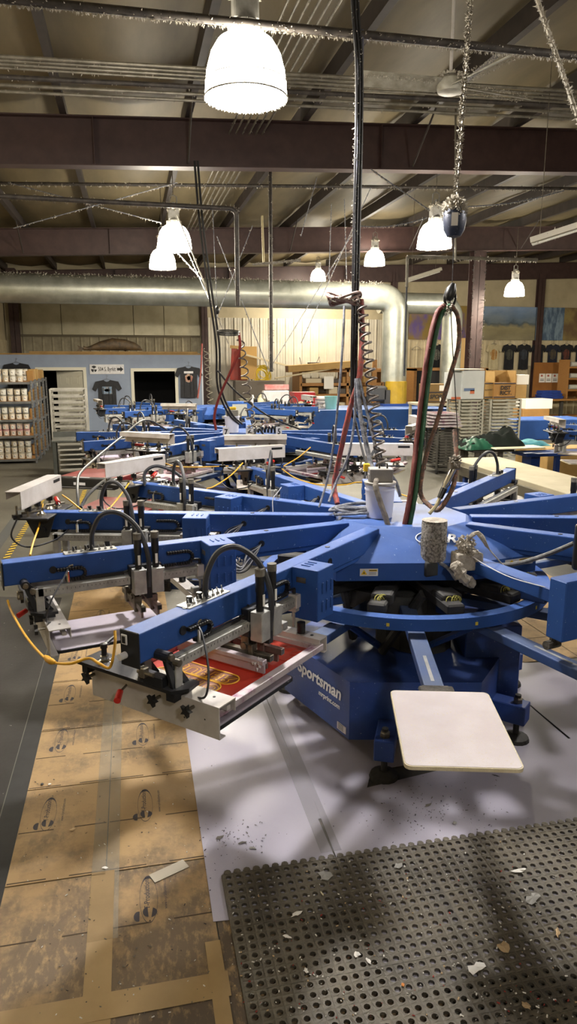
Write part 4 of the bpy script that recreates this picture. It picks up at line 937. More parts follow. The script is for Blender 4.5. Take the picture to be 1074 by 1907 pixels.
for k in range(260):
    if k % 3: px, py = random.gauss(800, 70), random.gauss(1510, 25)
    else: px, py = random.gauss(440, 30), random.gauss(1560, 22)
    if 1640-(px-412)*.165 < py: continue
    p = at(px, py, z=.012); s = random.uniform(.001, .0035)
    g.m(random.choice([0, 0, 1])).tube([p, p+V((random.uniform(-1, 1)*s*3, random.uniform(-1, 1)*s*3, .001))], s*.7, 4)
for k in range(240):
    px, py = random.uniform(20, 420), random.uniform(1390, 1900); p = at(px, py, z=.008); s = random.uniform(.001, .0035)
    if p.x < -.62: continue
    g.m(random.choice([0, 1, 2])).tube([p, p+V((random.uniform(-1, 1)*s*3, random.uniform(-1, 1)*s*3, .001))], s*.7, 4)
tag(g.obj('floor_debris', [mat('lint_scrap', '6c6862'), INKG, PW]), 'dark lint crumbs scattered on the white sheets and cardboard', 'debris', kind='stuff')
# ================================================================ lamps
GLOW = mat('lamp_glow', 'ffffff', .3, emit='fff4e0', es=LAMP_E)
nt = GLOW.node_tree
def lamp(label, c, d, watts, seen=True, sm=1.0, col=(1, .9, .72)):
    t = thing('hanging_lamp', label, 'lamp', c, 0, 'bell shaped high bay lamps'); r = d/2
    g = G(); prof = [(r, 0), (r*.985, r*.05), (r*.97, r*.25), (r*.93, r*.6), (r*.83, r*.95), (r*.66, r*1.22), (r*.42, r*1.38), (r*.3, r*1.4)]
    n = 64; rings = []
    for q, (rr, z) in enumerate(prof): rings.append([g.bm.verts.new((rr*(1+.008*(k % 2))*math.cos(2*math.pi*k/n), rr*(1+.008*(k % 2))*math.sin(2*math.pi*k/n), z)) for k in range(n)])
    for a, b_ in zip(rings, rings[1:]): g.skin(a, b_)
    g.obj('lamp_shade', GLOW, t, True)
    g = G().tube([(r*math.cos(a), r*math.sin(a), 0) for a in [k*2*math.pi/40 for k in range(41)]], r*.02, 6, False).tube([(r*.975*math.cos(a), r*.975*math.sin(a), r*.35) for a in [k*2*math.pi/40 for k in range(41)]], r*.012, 5, False)
    if d > .4: g.m(1).lint([(r*math.cos(a), r*math.sin(a), 0) for a in [k*2*math.pi/40 for k in range(41)]], .003, 200, .010)
    g.obj('shade_rim', [STEEL, LINTY], t)
    g = G().cyl((0, 0, r*1.38), (0, 0, r*1.62), r*.34, 20).box(-r*.3, r*.3, -r*.25, r*.25, r*1.62, r*2.3, .01).cyl((0, 0, r*2.3), (0, 0, r*2.6), r*.1, 10)
    g.tube([(-.2*r, 0, 2.3*r), (-.2*r, 0, 2.9*r), (0, 0, 3.0*r), (.2*r, 0, 2.9*r), (.2*r, 0, 2.3*r)], r*.04, 6)
    for k in range(8): a = k*math.pi/4; g.box(-.01*r, .01*r, r*.34, r*.42, r*1.38, r*1.6, M=Mx.Rotation(a, 4, 'Z'))
    g.m(1).fuzz((0, 0, r*2.25), r*.32, 120, .025, .5)
    g.obj('ballast_housing', [mat('cast_grey', '9b9a96', .6, .2, '7c7a74', 12, dust=.6), LINTY], t)
    G().tube([(0, 0, r*3.0), (0, 0, 5.5-c.z)], .006, 6).obj('hanging_rod', STEEL, t)
    L = bpy.data.lights.new('bulb_light', 'POINT'); L.energy = watts; L.color = col; L.shadow_soft_size = r*.55*sm
    o = bpy.data.objects.new('bulb_light', L); COL.objects.link(o); o.parent = t; o.location = (0, 0, .02)
    return t
WN = 'lamp'
lamp('largest glowing bell lamp hanging above the near press', at(458, 183, d=4.3)+V((0, 0, .0)), .50, 195*LP, col=(1, .96, .93))
lamp('glowing bell lamp just under the first beam, beside the black elbow pipe', at(325, 466, d=10.3), .5, 260*LP)
lamp('bell lamp partly below and behind another lamp, over the silver duct', at(303, 500, d=13.4), .5, 260*LP)
lamp('glowing bell lamp behind the dark balancer ball', at(808, 461, d=10.3), .5, 260*LP)
lamp('bell lamp right of the drop pole at duct height', at(697, 494, d=17), .5, 320*LP)
lamp('bell lamp in front of the painted panels', at(957, 551, d=18), .5, 480*LP)
lamp('small far bell lamp above the duct, left of the drop pole', at(592, 523, d=23), .5, 260*LP)
lamp('bell lamp hanging over the aisle behind the camera', V((.9, -1.9, 3.95)), .5, 75*LP, col=(1, .96, .93))
lamp('bell lamp over the neighbouring aisle, outside the picture', V((4.6, 3.6, 3.95)), .5, 100*LP, col=(1, .96, .93))
lamp('bell lamp over the far side of the hall, outside the picture', V((12.5, 13, 4.1)), .5, 600*LP)
lamp('added unseen bell lamp over the side walkway, outside the picture', V((-3.0, 5.5, 3.95)), .5, 30*LP)  # extra unseen lamp, added on the left; lights the floor there
# ceiling fan
fc = at(838, 160, d=5.9); t = thing('ceiling_fan', 'dusty white three-blade ceiling fan under the roof sheets', 'fan', fc)
G().lathe([(.02, .1), (.07, .07), (.11, .04), (.115, -.01), (.1, -.05), (.03, -.06)], (0, 0, 0), 24).m(1).fuzz((0, 0, .06), .09, 160, .02, .4).obj('motor_housing', [mat('fan_white', '9c998c', .5, 0, '7b776a', 10, dust=.4), LINTY], t, True)
for a in (-168, 22, -62):
    g = G().box(.1, .78, -.08, .08, -.004, .004, .002, M=Mx.Rotation(R(a-12.4), 4, 'Z') @ Mx.Rotation(R(24), 4, 'X')); M = Mx.Rotation(R(a-12.4), 4, 'Z')
    g.m(1).lint([M @ V((.15, -.065, 0)), M @ V((.75, -.065, 0))], .01, 220, .014, False).lint([M @ V((.15, .065, 0)), M @ V((.75, .065, 0))], .01, 220, .014, False).lint([M @ V((.75, -.06, 0)), M @ V((.75, .06, 0))], .01, 220, .014, False)
    g.obj('fan_blade', [mat('fan_white', 'b9b5a4'), LINTY], t)
G().m(0).cyl((0, 0, .08), (0, 0, 5.5-fc.z), .014, 10).m(1).lint([(0, 0, .1), (0, 0, 1)], .014, 90, .012, False).obj('down_rod', [ALUW, LINTY], t)
# ================================================================ ducts, pipes, conduits
GALV = mat('galvanised', 'c2c5bb', .36, .7, 'a5a89e', 3, bump=.1, bscale=6, dust=.8, dustcol='8a8368')
def duct(label, pts, r, lint=True):
    t = thing('air_duct', label, 'duct')
    g = G().tube(pts, r, 36, jit=0)
    g.obj('duct_body', GALV, t, True)
    g = G()
    L = (V(pts[-1])-V(pts[0])).length
    for k in range(1, int(L/1.3)):
        f = k*1.3/L; g = G()
        p = V(pts[0]).lerp(V(pts[1]), min(1, f*L/(V(pts[1])-V(pts[0])).length)); d = (V(pts[1])-V(pts[0])).normalized()
        if f*L < (V(pts[1])-V(pts[0])).length-.2: g.tube([p, p+d*.03], r*1.012, 36, False).obj('duct_seam', GALV, t)
    if lint:
        g = G(); d = (V(pts[1])-V(pts[0]))
        p0 = V(pts[0])+V((0, -.03, r*.9)); g.lint([p0, p0+d], .06, 90, .06, False); g.lint([p0+V((0, -.15, -.03)), p0+d+V((0, -.15, -.03))], .05, 60, .04, False); g.obj('duct_lint', LINTY, t)
    return t
dz = 3.96
def elbow(a, b_, c, rr=.45, n=8):
    a, b_, c = V(a), V(b_), V(c); d1 = (a-b_).normalized(); d2 = (c-b_).normalized(); return [a]+[b_+d1*rr*(1-math.sin(t))+d2*rr*(1-math.cos(t)) for t in [i*math.pi/2/n for i in range(n+1)]]+[c]
duct('long silver round duct crossing the hall and turning down to the dryer', elbow((-3.75, 18.5, dz-.02), (6.98, 18.5, dz-.05), (6.98, 18.5, 1.7), .42), .34)
t = duct('silver round duct dropping down behind the white cartons', elbow((7.15, 20.3, 3.9), (9.45, 20.3, 3.9), (9.45, 20.3, 1.3), .4), .30, False)
def pipe(label, a, b_, r, m, lint=0, lsz=.03, name='pipe', group=None, cat='pipe'):
    g = G().cyl(a, b_, r, 8)
    if lint: g.m(1).lint([a, b_], r, lint, lsz)
    return tag(g.obj(name, [m, LINTY], None, True), label, cat, group)
BP = MATS['black_pipe']; CD = mat('conduit_grey', '8c877a', .45, .4, '6b665a', 10)
for i, (y0, y1) in enumerate(((105, 172), (112, 180), (119, 187), (126, 194), (143, 200), (158, 212), (170, 224))):
    z = 4.9-.02*i; a = at(0, y0, z=z+rz_(-2)); b_ = at(1074, y1-2, z=z+rz_(4)); d = b_-a; a = a-d*.12; b_ = b_+d*.5
    pipe('grey electrical conduit, number %s from the top of the run before the first beam' % ORD[i].replace('first', 'one').replace('second', 'two').replace('third', 'three').replace('fourth', 'four').replace('fifth', 'five').replace('sixth', 'six').replace('seventh', 'seven'), a, b_, (.017, .014, .014, .012, .022, .016, .014)[i], (CD, CD, CD, CD, BP, CD, CD)[i], 8, .02, 'conduit', 'conduits crossing before the first beam', 'conduit')
for i in range(6):
    u = 1.38+.085*i; pipe('thin conduit running away under the roof, %s of six side by side' % ORD[i], V((u, 1.5, 5.12+rz_(u))), V((u, 16.8, 5.12+rz_(u))), .012, CD, 8, .02, 'conduit', 'conduits running away under the roof', 'conduit')
pipe('black pipe just below the first beam, reaching across the whole hall', at(-60, 341, d=11), at(1150, 352, d=12.2), .026, BP, 40, .04)
pe = at(440, 389, d=8.3)
g = G().tube(elbow((at(-60, 362, d=7.6)), pe, V((pe.x, pe.y, 2.9)), .08, 5), .026, 10).m(1).lint([at(0, 364, d=7.8), pe], .026, 90, .03).lint([pe, V((pe.x, pe.y, 3))], .026, 80, .02, False)
tag(g.obj('pipe', [BP, LINTY], None, True), 'black pipe with an elbow dropping to the looped cable', 'pipe')
p3 = at(503, 345, d=9.8); pipe('vertical black drop pole in the middle of the view, over the middle press', V((p3.x, p3.y, 5.2)), at(505, 692, d=9.8), .026, BP, 90, .03, 'drop_pole', None, 'pole')
pipe('lint coated pipe across the second beam', at(-40, 430, d=16), at(1100, 446, d=19.5), .04, BP, 60, .06)
pipe('pipe arm with downturned end by the balancer ball', at(758, 478, d=9), at(1000, 484, d=9.5), .022, CD, 60, .03); pipe('short vertical pipe below the lint coated pipe arm', at(758, 478, d=9), at(757, 535, d=9), .02, CD, 20, .02)
pipe('thin dark vertical conduit right of the thick duct drop', at(757, 535, d=9), at(752, 700, d=9), .012, mat('dark_conduit', '2c3038', .5), 0)
pipe('thin pale pipe hanging from the roof beside the chain', at(848, 200, d=8), at(848, 486, d=8), .012, CD, 20, .02)
# lint hung cross ropes
def rope(a, b_, r, lab, lint=60, sag=.0, m=None, name='rope'):
    a, b_ = V(a), V(b_); pts = [a.lerp(b_, t)-V((0, 0, sag*math.sin(math.pi*t))) for t in [i/10 for i in range(11)]]
    g = G().tube(pts, r, 6).m(1).lint(pts, r, lint, .025); return tag(g.obj(name, [m or HOSEG, LINTY], None, True), lab, 'rope')
rope(at(15, 340, d=10.5), at(300, 415, d=10.5), .007, 'sagging lint rope from the roof towards the second lamp', 60)
rope(at(25, 425, d=10.5), at(330, 340, d=10.5), .007, 'lint rope crossing another in an X before the second beam', 40)
rope(at(690, 315, d=9), at(800, 392, d=9.6), .008, 'lint rope slanting down to the lamp behind the balancer', 90)
rope(at(660, 420, d=9.8), at(795, 405, d=9.8), .008, 'sagging lint rope between drop pole and lamp', 90, .06); rope(at(860, 385, d=9.8), at(1050, 355, d=9.8), .008, 'lint rope rising away from the lamp behind the balancer', 70, .05)
rope(at(997, -10, d=4), at(1090, 260, d=4), .012, 'shaggy white rope cutting the upper corner of the picture', 420, 0, LINTY)
rope(at(330, 400, d=10), at(425, 640, d=10.5), .011, 'pale rope slanting down from the second lamp to the middle press', 70, 0, LINTY)
rope(at(395, 370, d=10), at(404, 575, d=10), .005, 'thin vertical cord with a dark pendant switch', 30)
G2 = G().lathe([(.02, -.06), (.035, -.03), (.03, .03), (.012, .05)], at(404, 577, d=10), 12); tag(G2.obj('pendant_switch', BLK, None, True), 'small dark pendant switch on a thin vertical cord', 'switch')
for k, (a, b_) in enumerate((((404, 440), (500, 690)), ((470, 420), (400, 600)), ((617, 380), (612, 520)), ((641, 370), (645, 520)), ((560, 440), (590, 330)), ((690, 350), (560, 640)), ((665, 420), (500, 690)), ((330, 470), (375, 520)), ((350, 470), (390, 560)))):
    rope(at(*a, d=10+k*.1), at(*b_, d=10+k*.1), .0055, ['cord from the elbow pipe towards the far drop pole', 'cord crossing left of the middle drop pole', 'vertical cord ending above the duct, of two the one farther from the pole', 'vertical cord ending above the duct, next to the drop pole', 'short slanting cord above the small far lamp', 'long slanting cord passing behind the drop pole', 'long slanting cord meeting the middle press turret', 'short cord below the paired lamps', 'slanting cord right of the paired lamps'][k], 45)
rope(at(470, 492, d=9.7), at(560, 484, d=9.7), .012, 'lint loaded bar tied across the middle drop pole', 300, 0, LINTY, 'lint_bar')
rope(at(488, 402, d=9.9), at(491, 492, d=9.9), .016, 'cream rod hanging left of the middle drop pole', 40, 0, mat('cream_rod', 'b9ad86', .6), 'hanging_rod')
# cables down to the middle press
for k, (dx, lab) in enumerate(((0, 'black cable bundle strand falling to the middle press hub'), (6, 'second strand of the black cable falling to the middle press'))):
    hose('power_cable', lab, 'cable', [at(362+dx, 300, d=8.5), at(372+dx, 420, d=8.6), at(388+dx, 540, d=8.8), at(402+dx, 640, d=9), at(405+dx, 720, d=9.2), at(425+dx, 770, d=9.4), at(445+dx, 790, d=9.5)], .014, mat('cable_black', '17171a'), 7)
hose('power_cable', 'black cable slanting from the elbow pipe drop towards the number 5 arm', 'cable', [at(405, 690, d=9), at(440, 730, d=9.1), at(500, 775, d=9.2), at(560, 800, d=9.3)], .012, MATS['cable_black'], 7)
c = at(425, 622, d=8.3)
g = G()
for k in range(3): g.tube([c+V((.13*math.cos(a), .1*math.sin(a), .015*k+.02*math.sin(a))) for a in [i*2*math.pi/20 for i in range(21)]], .007, 6)
tag(g.obj('cable_loop', BLK, None, True), 'black cable loop at the foot of the elbow drop pipe', 'cable')
hose('red_air_hose', 'red hose curving from the elbow drop pipe to the middle press', 'hose', [at(445, 620, d=8.3), at(446, 650, d=8.4), at(430, 690, d=8.6), at(408, 740, d=9), at(399, 775, d=9.2), at(402, 800, d=9.3)], .017, mat('dull_red_hose', '7c2a24', .6), 8)
coil('coiled_hose', 'coiled air hose beside the red hose of the middle press', at(447, 630, d=8.4), at(472, 820, d=9.2), .04, .06, 12, .009, MATS['coil_dark'])
hose('red_air_hose', 'thin red hose at the office wall corner', 'hose', [at(376, 640, d=18), at(374, 690, d=18), at(368, 742, d=18)], .022, REDH, 7)
coil('coiled_hose', 'pale coiled hose by the office wall corner', at(384, 650, d=17), at(392, 760, d=17), .07, .07, 9, .012, CD)
# bucket, tool turret on the middle press hub
t = thing('bucket', 'small white bucket on the middle press hub', 'bucket', V((1.32, 9.55, 1.31)))
G().lathe([(.085, 0), (.1, .2), (.108, .2), (.108, .22), (.02, .22)], (0, 0, 0), 24).obj('bucket_body', MATS['bucket_white'], t, True)
G().box(-.08, .08, -.06, .06, .22, .3, .006).m(1).box(-.06, .06, -.02, .02, .3, .34, .01).obj('control_unit', [mat('grey_box', '7d7a70', .7), MATS['switch_yellow']], t)
tag(coil('coiled_hose', 'black coiled cable lying on the middle press hub', V((1.55, 9.5, 1.33)), V((1.95, 9.45, 1.35)), .05, .05, 9, .012, BLK, 'cable'), None)
# fluorescent fixtures
def strip(label, a, b_, w=.09):
    a, b_ = V(a), V(b_); d = (b_-a); L = d.length; M = frame((a+b_)/2, d, d.cross(V((0, 0, 1))))
    t = thing('strip_light', label, 'light fixture')
    G().box(-L/2, L/2, -w*.5, w*.5, -.03, .03, .004, M=frame((a+b_)/2, d, V((0, 0, 1)).cross(d))).obj('fixture_body', mat('fixture_white', 'b5b0a2', .5, dust=.6), t)
    g = G(); o = V((0, -.0, -.045))
    g.cyl(a+o+d*.02, b_+o-d*.02, .013, 8); g.m(1).lint([a, b_], .04, 60, .03)
    g.obj('tube', [mat('tube_glass', 'd0cfc6', .3), LINTY], t)
    G().tube([a+d*.15, V((a.x+d.x*.15, a.y+d.y*.15, 5.4))], .004, 5).tube([b_-d*.15, V((b_.x-d.x*.15, b_.y-d.y*.15, 5.4))], .004, 5).obj('hanging_wire', STEEL, t)
strip('unlit dusty strip light hanging above the pipe arm at the picture edge', at(990, 448, d=7.6), at(1090, 416, d=7.2)); strip('unlit strip light below the pipe arm, near the hose hook', at(757, 521, d=14), at(820, 501, d=14.2), .12)
# ================================================================ goods along the walls
GS = mat('grey_shelf_steel', '6e7072', .5, .3, '5c5e60', 8); WD = mat('shelf_wood', 'a5763f', .65, 0, '8c6234', 4, stretch=(1, 8, 8)); CB = mat('carton', 'a3783f', .75, 0, '94703f', 3); CB2 = mat('carton_pale', 'b08f57', .75, 0, 'a07f4a', 3)
def can(label, u, v, z, lid, col, grp='tubs of ink on the first storage rack'):
    o = O('ink_tub', CANS[(lid, col)][0], None, (u, v, z), random.uniform(-.3, .3)); tag(o, label, 'tub', grp)
    O('lid', CANS[(lid, col)][1], o)
    return o
CANS = {}
for li, lc in enumerate(('a9a59a', '77776f', '4b4742', '9b6870')):
    for ci, cc in enumerate(('d2c8b8', 'bfb4a2', 'c8b0a4', 'cfcfca')):
        g = G().lathe([(.058, 0), (.06, .003), (.068, .125), (.02, .125)], (0, 0, 0), 20).m(1)
        g.prism([(-.03, .02), (.03, .02), (.03, .085), (-.03, .085)], 0, .0015, M=frame((0, -.0655, 0), (1, 0, 0), (0, -.06, 1))).m(2)
        for q in range(2): g.prism([(-.022, .045+.02*q), (.02-.01*q, .045+.02*q), (.02-.01*q, .055+.02*q), (-.022, .055+.02*q)], .0016, .002, M=frame((0, -.0655, 0), (1, 0, 0), (0, -.06, 1)))
        a = g.mesh('ink_tub', [mat('tub_%s' % cc, cc, .45), PAPER, INKG], True)
        g = G().lathe([(.071, .115), (.072, .135), (.06, .138), (.02, .138)], (0, 0, 0), 20); b_ = g.mesh('lid', mat('lid_%s' % lc, lc, .45), True); CANS[(li, ci)] = (a, b_)
def rack(label, u1, v0, L=1.6, W=.62, z1=1.83, names=True, shelves=(.1, .62, .98, 1.38, 1.8)):
    t = thing('storage_rack', label, 'shelf', (u1-L/2, v0+W/2, 0), 0, 'grey boltless storage racks')
    for sx in (-1, 1):
        for sy in (-1, 1):
            g = G().box(sx*L/2-.02, sx*L/2+.02, sy*W/2-.02, sy*W/2+.02, 0, z1, .003).m(1)
            for k in range(26): g.box(sx*L/2-.006, sx*L/2+.006, sy*W/2-.0205, sy*W/2+.0205, .06+k*.068, .08+k*.068).box(sx*L/2-.0205, sx*L/2+.0205, sy*W/2-.006, sy*W/2+.006, .06+k*.068, .08+k*.068)
            g.obj('post', [GS, INKB], t)
    for z in shelves: G().box(-L/2, L/2, -W/2-.01, -W/2+.01, z-.05, z).box(-L/2, L/2, W/2-.01, W/2+.01, z-.05, z).box(-L/2, -L/2+.02, -W/2, W/2, z-.05, z).box(L/2-.02, L/2, -W/2, W/2, z-.05, z).m(1).box(-L/2+.02, L/2-.02, -W/2+.01, W/2-.01, z-.018, z+.002).obj('shelf', [GS, WD], t)
    return t
RU = -2.13
rack('grey storage rack holding white ink tubs, first along the aisle', RU, 16.75, 1.7, .62, 1.83)
SHN = {.1: 'bottom', .62: 'second lowest', .98: 'middle', 1.38: 'upper', 1.8: 'top'}
for z, layers in ((.1, 3), (.62, 2), (.98, 2), (1.38, 2), (1.8, 2)):
    for ly in range(layers):
        n = 6
        for k in range(n):
            if (ly == layers-1 and z in (.1,) and k == 5): continue
            u = RU-.1-k*.147-(.07 if z < 1.7 else .14)
            li = 0 if z > 1.7 or (z == .1 and ly == 0) else random.choice([0, 1, 1, 2] if z > 1 else [0, 2, 1, 1]); ci = random.choice([0, 0, 1, 3]) if z > .65 or z == .1 else 2
            if z == .62 and ly == 0: li = 3
            can('%s ink tub, %s from the aisle, %s layer, %s shelf' % (('pale', 'grey', 'dark', 'pink')[li]+' lidded', ORD[k], ('lower', 'middle' if layers == 3 else 'upper', 'upper')[ly], SHN[z]), u, 16.85+random.uniform(-.01, .02), z+.003+ly*.139, li, ci)
for i, (v, nm) in enumerate(((17.55, 'second'), (18.4, 'third'), (19.25, 'fourth'))):
    rack('grey storage rack with carton bins, %s along the aisle' % nm, RU-.01*i, v, 1.6, .62, 1.84, shelves=(.1, .5, .9, 1.35, 1.8))
    for j, z in enumerate((.1, .5, .9, 1.35, 1.8)):
        for q in range(2):
            g = G().box(-.07, .07, -.12, .12, 0, .2+.03*((i+j+q) % 3), .003); o = g.obj('carton', [CB, CB2][(i+j+q) % 2], None, False, V((RU-.12-.01*i, v+.17+q*.28, z+.003))); tag(o, 'small brown carton, %s shelf of the %s rack, %s of its pair' % (['bottom', 'second', 'middle', 'upper', 'top'][j], nm, ['front one', 'rear one'][q]), 'carton', 'small cartons at the rack ends')
for k, (u, lab) in enumerate(((-2.35, 'grey lidded tub on top of the second rack, nearest its end'), (-2.5, 'grey lidded tub on top of the second rack, second from its end'))):
    for ly in range(2): can(lab+(', lower layer' if ly == 0 else ', upper layer'), u-.02, 17.68, 1.803+.139*ly, 1, 0, 'tubs on top of the second rack')
g = G().box(-.19, .19, -.14, .14, 0, .21, .004).m(1).box(-.2, .2, -.02, .02, .2101, .2112); tag(g.obj('carton', [CB2, BRT], None, False, V((-2.35, 19.42, 1.803))), 'tan carton on top of the fourth rack beside the doorway', 'carton')
# screen cart
def cart(label, c, rz, w, d, h, n, shelfcol=mat('rack_white', '9d9f9a', .5, .3, '8a8c86', 6), full=True, mt=None, z0=.12, nm='screen_rack'):
    t = thing(nm, label, 'rack', c, rz, 'upright racks for print screens'); g = G()
    for sx in (-1, 1):
        for sy in (-1, 1): g.box(sx*w/2-.018, sx*w/2+.018, sy*d/2-.018, sy*d/2+.018, z0-.04, h, .003)
        g.box(sx*w/2-.018, sx*w/2+.018, -d/2, d/2, h-.03, h, .003)
    g.box(-w/2, w/2, d/2-.018, d/2+.018, h-.03, h, .003).box(-w/2, w/2, -d/2-.018, -d/2+.018, z0-.03, z0, .003).box(-w/2, w/2, -d/2, d/2, z0-.03, z0-.02)
    g.obj('rack_frame', mt or shelfcol, t)
    for k in range(n):
        z = z0+.03+(h-z0-.08)*k/(n-1)
        G().box(-w/2+.02, w/2-.02, -d/2, -d/2+.03, z, z+.042, .002).box(-w/2+.02, w/2-.02, d/2-.03, d/2, z, z+.042, .002).box(-w/2+.02, -w/2+.05, -d/2, d/2, z, z+.028).box(w/2-.05, w/2-.02, -d/2, d/2, z, z+.028).obj('screen_tray', shelfcol, t)
    for sx in (-1, 1):
        for sy in (-1, 1): G().cyl((sx*w/2-.012, sy*d/2, .05), (sx*w/2+.012, sy*d/2, .05), .05, 14).box(sx*w/2-.015, sx*w/2+.015, sy*d/2-.015, sy*d/2+.015, .05, z0-.02).obj('caster', BLK, t)
    return t
cart('tall grey tubular screen rack between the ink shelves and the presses', V((-1.2, 14.9, 0)), R(2), .66, .55, 1.72, 14, mat('tray_grey', 'a2a09a', .5, .2, '8b8983', 6))
t = thing('work_cart', 'dark steel cart with flat top and drawers before the grey screen rack', 'cart', V((-1.02, 13.7, 0)), R(3))
G().box(-.42, .42, -.36, .36, .82, .85, .004).box(-.42, .42, .32, .36, .85, .95).obj('cart_top', mat('cart_steel', '5b5e5c', .4, .5, '4a4c4a', 6, dust=.3), t)
for sx in (-1, 1):
    for sy in (-1, 1): G().box(sx*.38-.03, sx*.38+.03, sy*.32-.03, sy*.32+.03, .02, .82, .004).obj('leg', mat('cart_dark', '3d403e', .5, .4), t)
for k in range(5): G().box(-.3, .3, -.3, .3, .3+k*.09, .325+k*.09, .003).obj('tray', MATS['tray_grey'], t)
G().box(-.36, .36, -.32, .3, .06, .1).obj('bottom_shelf', WD, t)
# flash cure units
for k, (c, rz, lab) in enumerate(((at(172, 886, z=1.0), R(-26), 'red and black flash dryer head standing before the dark cart'), (at(215, 945, z=.84), R(-22), 'lower red flash dryer head half hidden behind the third arm'))):
    t = thing('flash_dryer', lab, 'dryer', V((c.x, c.y, 0)), rz, 'red flash dryers beside the presses'); z = c.z
    G().box(-.36, .36, -.1, .52, z-.1, z, .012, seg=2).obj('heater_hood', mat('hood_red', '8e2b2b', .45, 0, '6f2024', 4, dust=.5, dustcol='9a6a60'), t)
    g = G().box(-.37, .37, -.2, -.1, z-.115, z+.004, .01, seg=2).m(1).box(-.12, .02, -.2012, -.2, z-.075, z-.045).box(.18, .28, -.2012, -.2, z-.07, z-.066).box(-.34, -.28, -.2012, -.2, z-.06, z-.04).box(-.15, .05, -.17, -.13, z+.0045, z+.005).box(-.34, .34, -.2012, -.2, z-.1, z-.098)
    g.obj('control_front', [BLK, WHT], t); G().cyl((0, .25, .05), (0, .25, z-.1), .03, 12).box(-.3, .3, .1, .4, .04, .08, .01).obj('stand', BLKM, t)
    for sx in (-1, 1):
        for sy in (0, 1): G().cyl((sx*.28-.02, .12+sy*.26, .03), (sx*.28+.02, .12+sy*.26, .03), .03, 12).obj('caster', BLK, t)
# office wall things
t = thing('wall_sign', 'white sign reading 504 S. Byrkit with logo and black arrow', 'sign', V((-.6, OV-.012, 2.03)))
G().box(-.46, .46, -.008, .008, -.13, .13, .002).obj('sign_board', WHT, t)
g = G(); g.prism([(.27, -.035), (.36, -.035), (.36, -.075), (.44, 0), (.36, .075), (.36, .035), (.27, .035)], 0, .001, M=frame((0, -.009, 0), (1, 0, 0), (0, 0, 1))); g.obj('arrow', INKB, t)
g = G(); Mq = frame((-.345, -.009, .005), (1, 0, 0), (0, 0, 1))
for a0, a1, rr in ((35, 150, .08), (172, 260, .08), (285, 360, .075)): g.prism([(.0, .0)]+[(rr*math.cos(R(a)), rr*math.sin(R(a))) for a in range(a0, a1+1, 9)], 0, .001, M=Mq @ Mx.Translation((0, .012 if a0 == 35 else -.008, 0)))
g.obj('round_logo', INKB, t)
add_text('504 S. Byrkit', .155, INKB, t, frame((.0, -.0095, 0), (1, 0, 0), (0, 0, 1)), sx=.58, bold=.002)
def shirt(label, c, w, h, m, prints, back=0, rz=0, grp='T-shirts displayed on hangers', tilt=0):
    t = thing('t_shirt', label, 't-shirt', c, rz, grp)
    w2 = w/2; pts = [(-.09, 0), (-.05, -.035), (0, -.05), (.05, -.035), (.09, 0), (.3*w/.6, -.045), (w2*1.28, -.24), (w2*.98, -.30), (w2*.76, -.19), (w2*.77, -h*.6), (w2*.8, -h), (0, -h-.015), (-w2*.8, -h), (-w2*.77, -h*.6), (-w2*.76, -.19), (-w2*.98, -.30), (-w2*1.28, -.24), (-.3*w/.6, -.045)]
    Mf = frame((0, 0, 0), (1, 0, 0), (0, 0, 1))
    g = G().prism(pts, -.012, .016, M=Mf)
    for x in (-.12, .05, .15): g.tube([(x, -.016, -h*.98), (x*.95, -.02, -h*.6), (x*.9, -.014, -.2)], .012, 6)
    g.obj('shirt_body', m, t)
    g = G().tube(cr([(-.18, 0, -.04), (0, 0, .03), (.18, 0, -.04)], 4), .005, 6).tube(cr([(0, 0, .03), (0, 0, .08), (.03, 0, .11), (.0, 0, .13), (-.02, 0, .115)], 4), .004, 5); g.obj('hanger', mat('hanger_grey', '6a6c6e', .4), t)
    for (x, z, ww, hh, mm, kind) in prints:
        g = G()
        if kind == 'r': g.prism([(x-ww, z-hh), (x+ww, z-hh), (x+ww, z+hh), (x-ww, z+hh)], .017, .0185, M=Mf)
        else: g.prism([(x+ww*math.cos(a)*(1+.15*math.sin(5*a)), z+hh*math.sin(a)) for a in [i*.39 for i in range(16)]], .017, .0185, M=Mf)
        g.obj('chest_print', mm, t)
    return t
BKS = mat('black_shirt', '17181c', .85, 0, '202127', 5, bump=.4, bscale=8); CHS = mat('charcoal_shirt', '2f3034', .85, 0, '25262a', 5, bump=.4, bscale=8); CRS = mat('cream_shirt', 'cbbf9c', .85, 0, 'bdb08c', 5, bump=.4, bscale=8)
pr = lambda nm, a, b_: mat(nm, a, .7, 0, b_, 30)
shirt('charcoal T-shirt with pale blue rectangular print, under the 504 S. Byrkit sign', V((-.62, OV-.05, 1.74)), .62, .86, CHS, [(0, -.28, .13, .1, pr('print_blue', '6d93b8', '90867a'), 'r'), (0, -.28, .08, .04, pr('print_car', '3c4046', '9a8a72'), 'e')])
shirt('charcoal T-shirt with round red print, beside the service window', V((1.63, OV-.05, 2.1)), .62, .86, CHS, [(0, -.16, .13, .03, WHT, 'r'), (0, -.32, .11, .12, pr('print_redround', '8e3a30', 'c7bca4'), 'e'), (0, -.32, .05, .06, WHT, 'e')])
shirt('black T-shirt hanging above the ink racks by the doorway', V((-2.95, OV-.05, 2.2)), .62, .86, BKS, [(0, -.2, .12, .02, WHT, 'r')])
shirt('black T-shirt hanging on the side wall at the picture edge', V((-3.7, 21.3-1.5, 2.65)), .5, .8, BKS, [], rz=R(70))
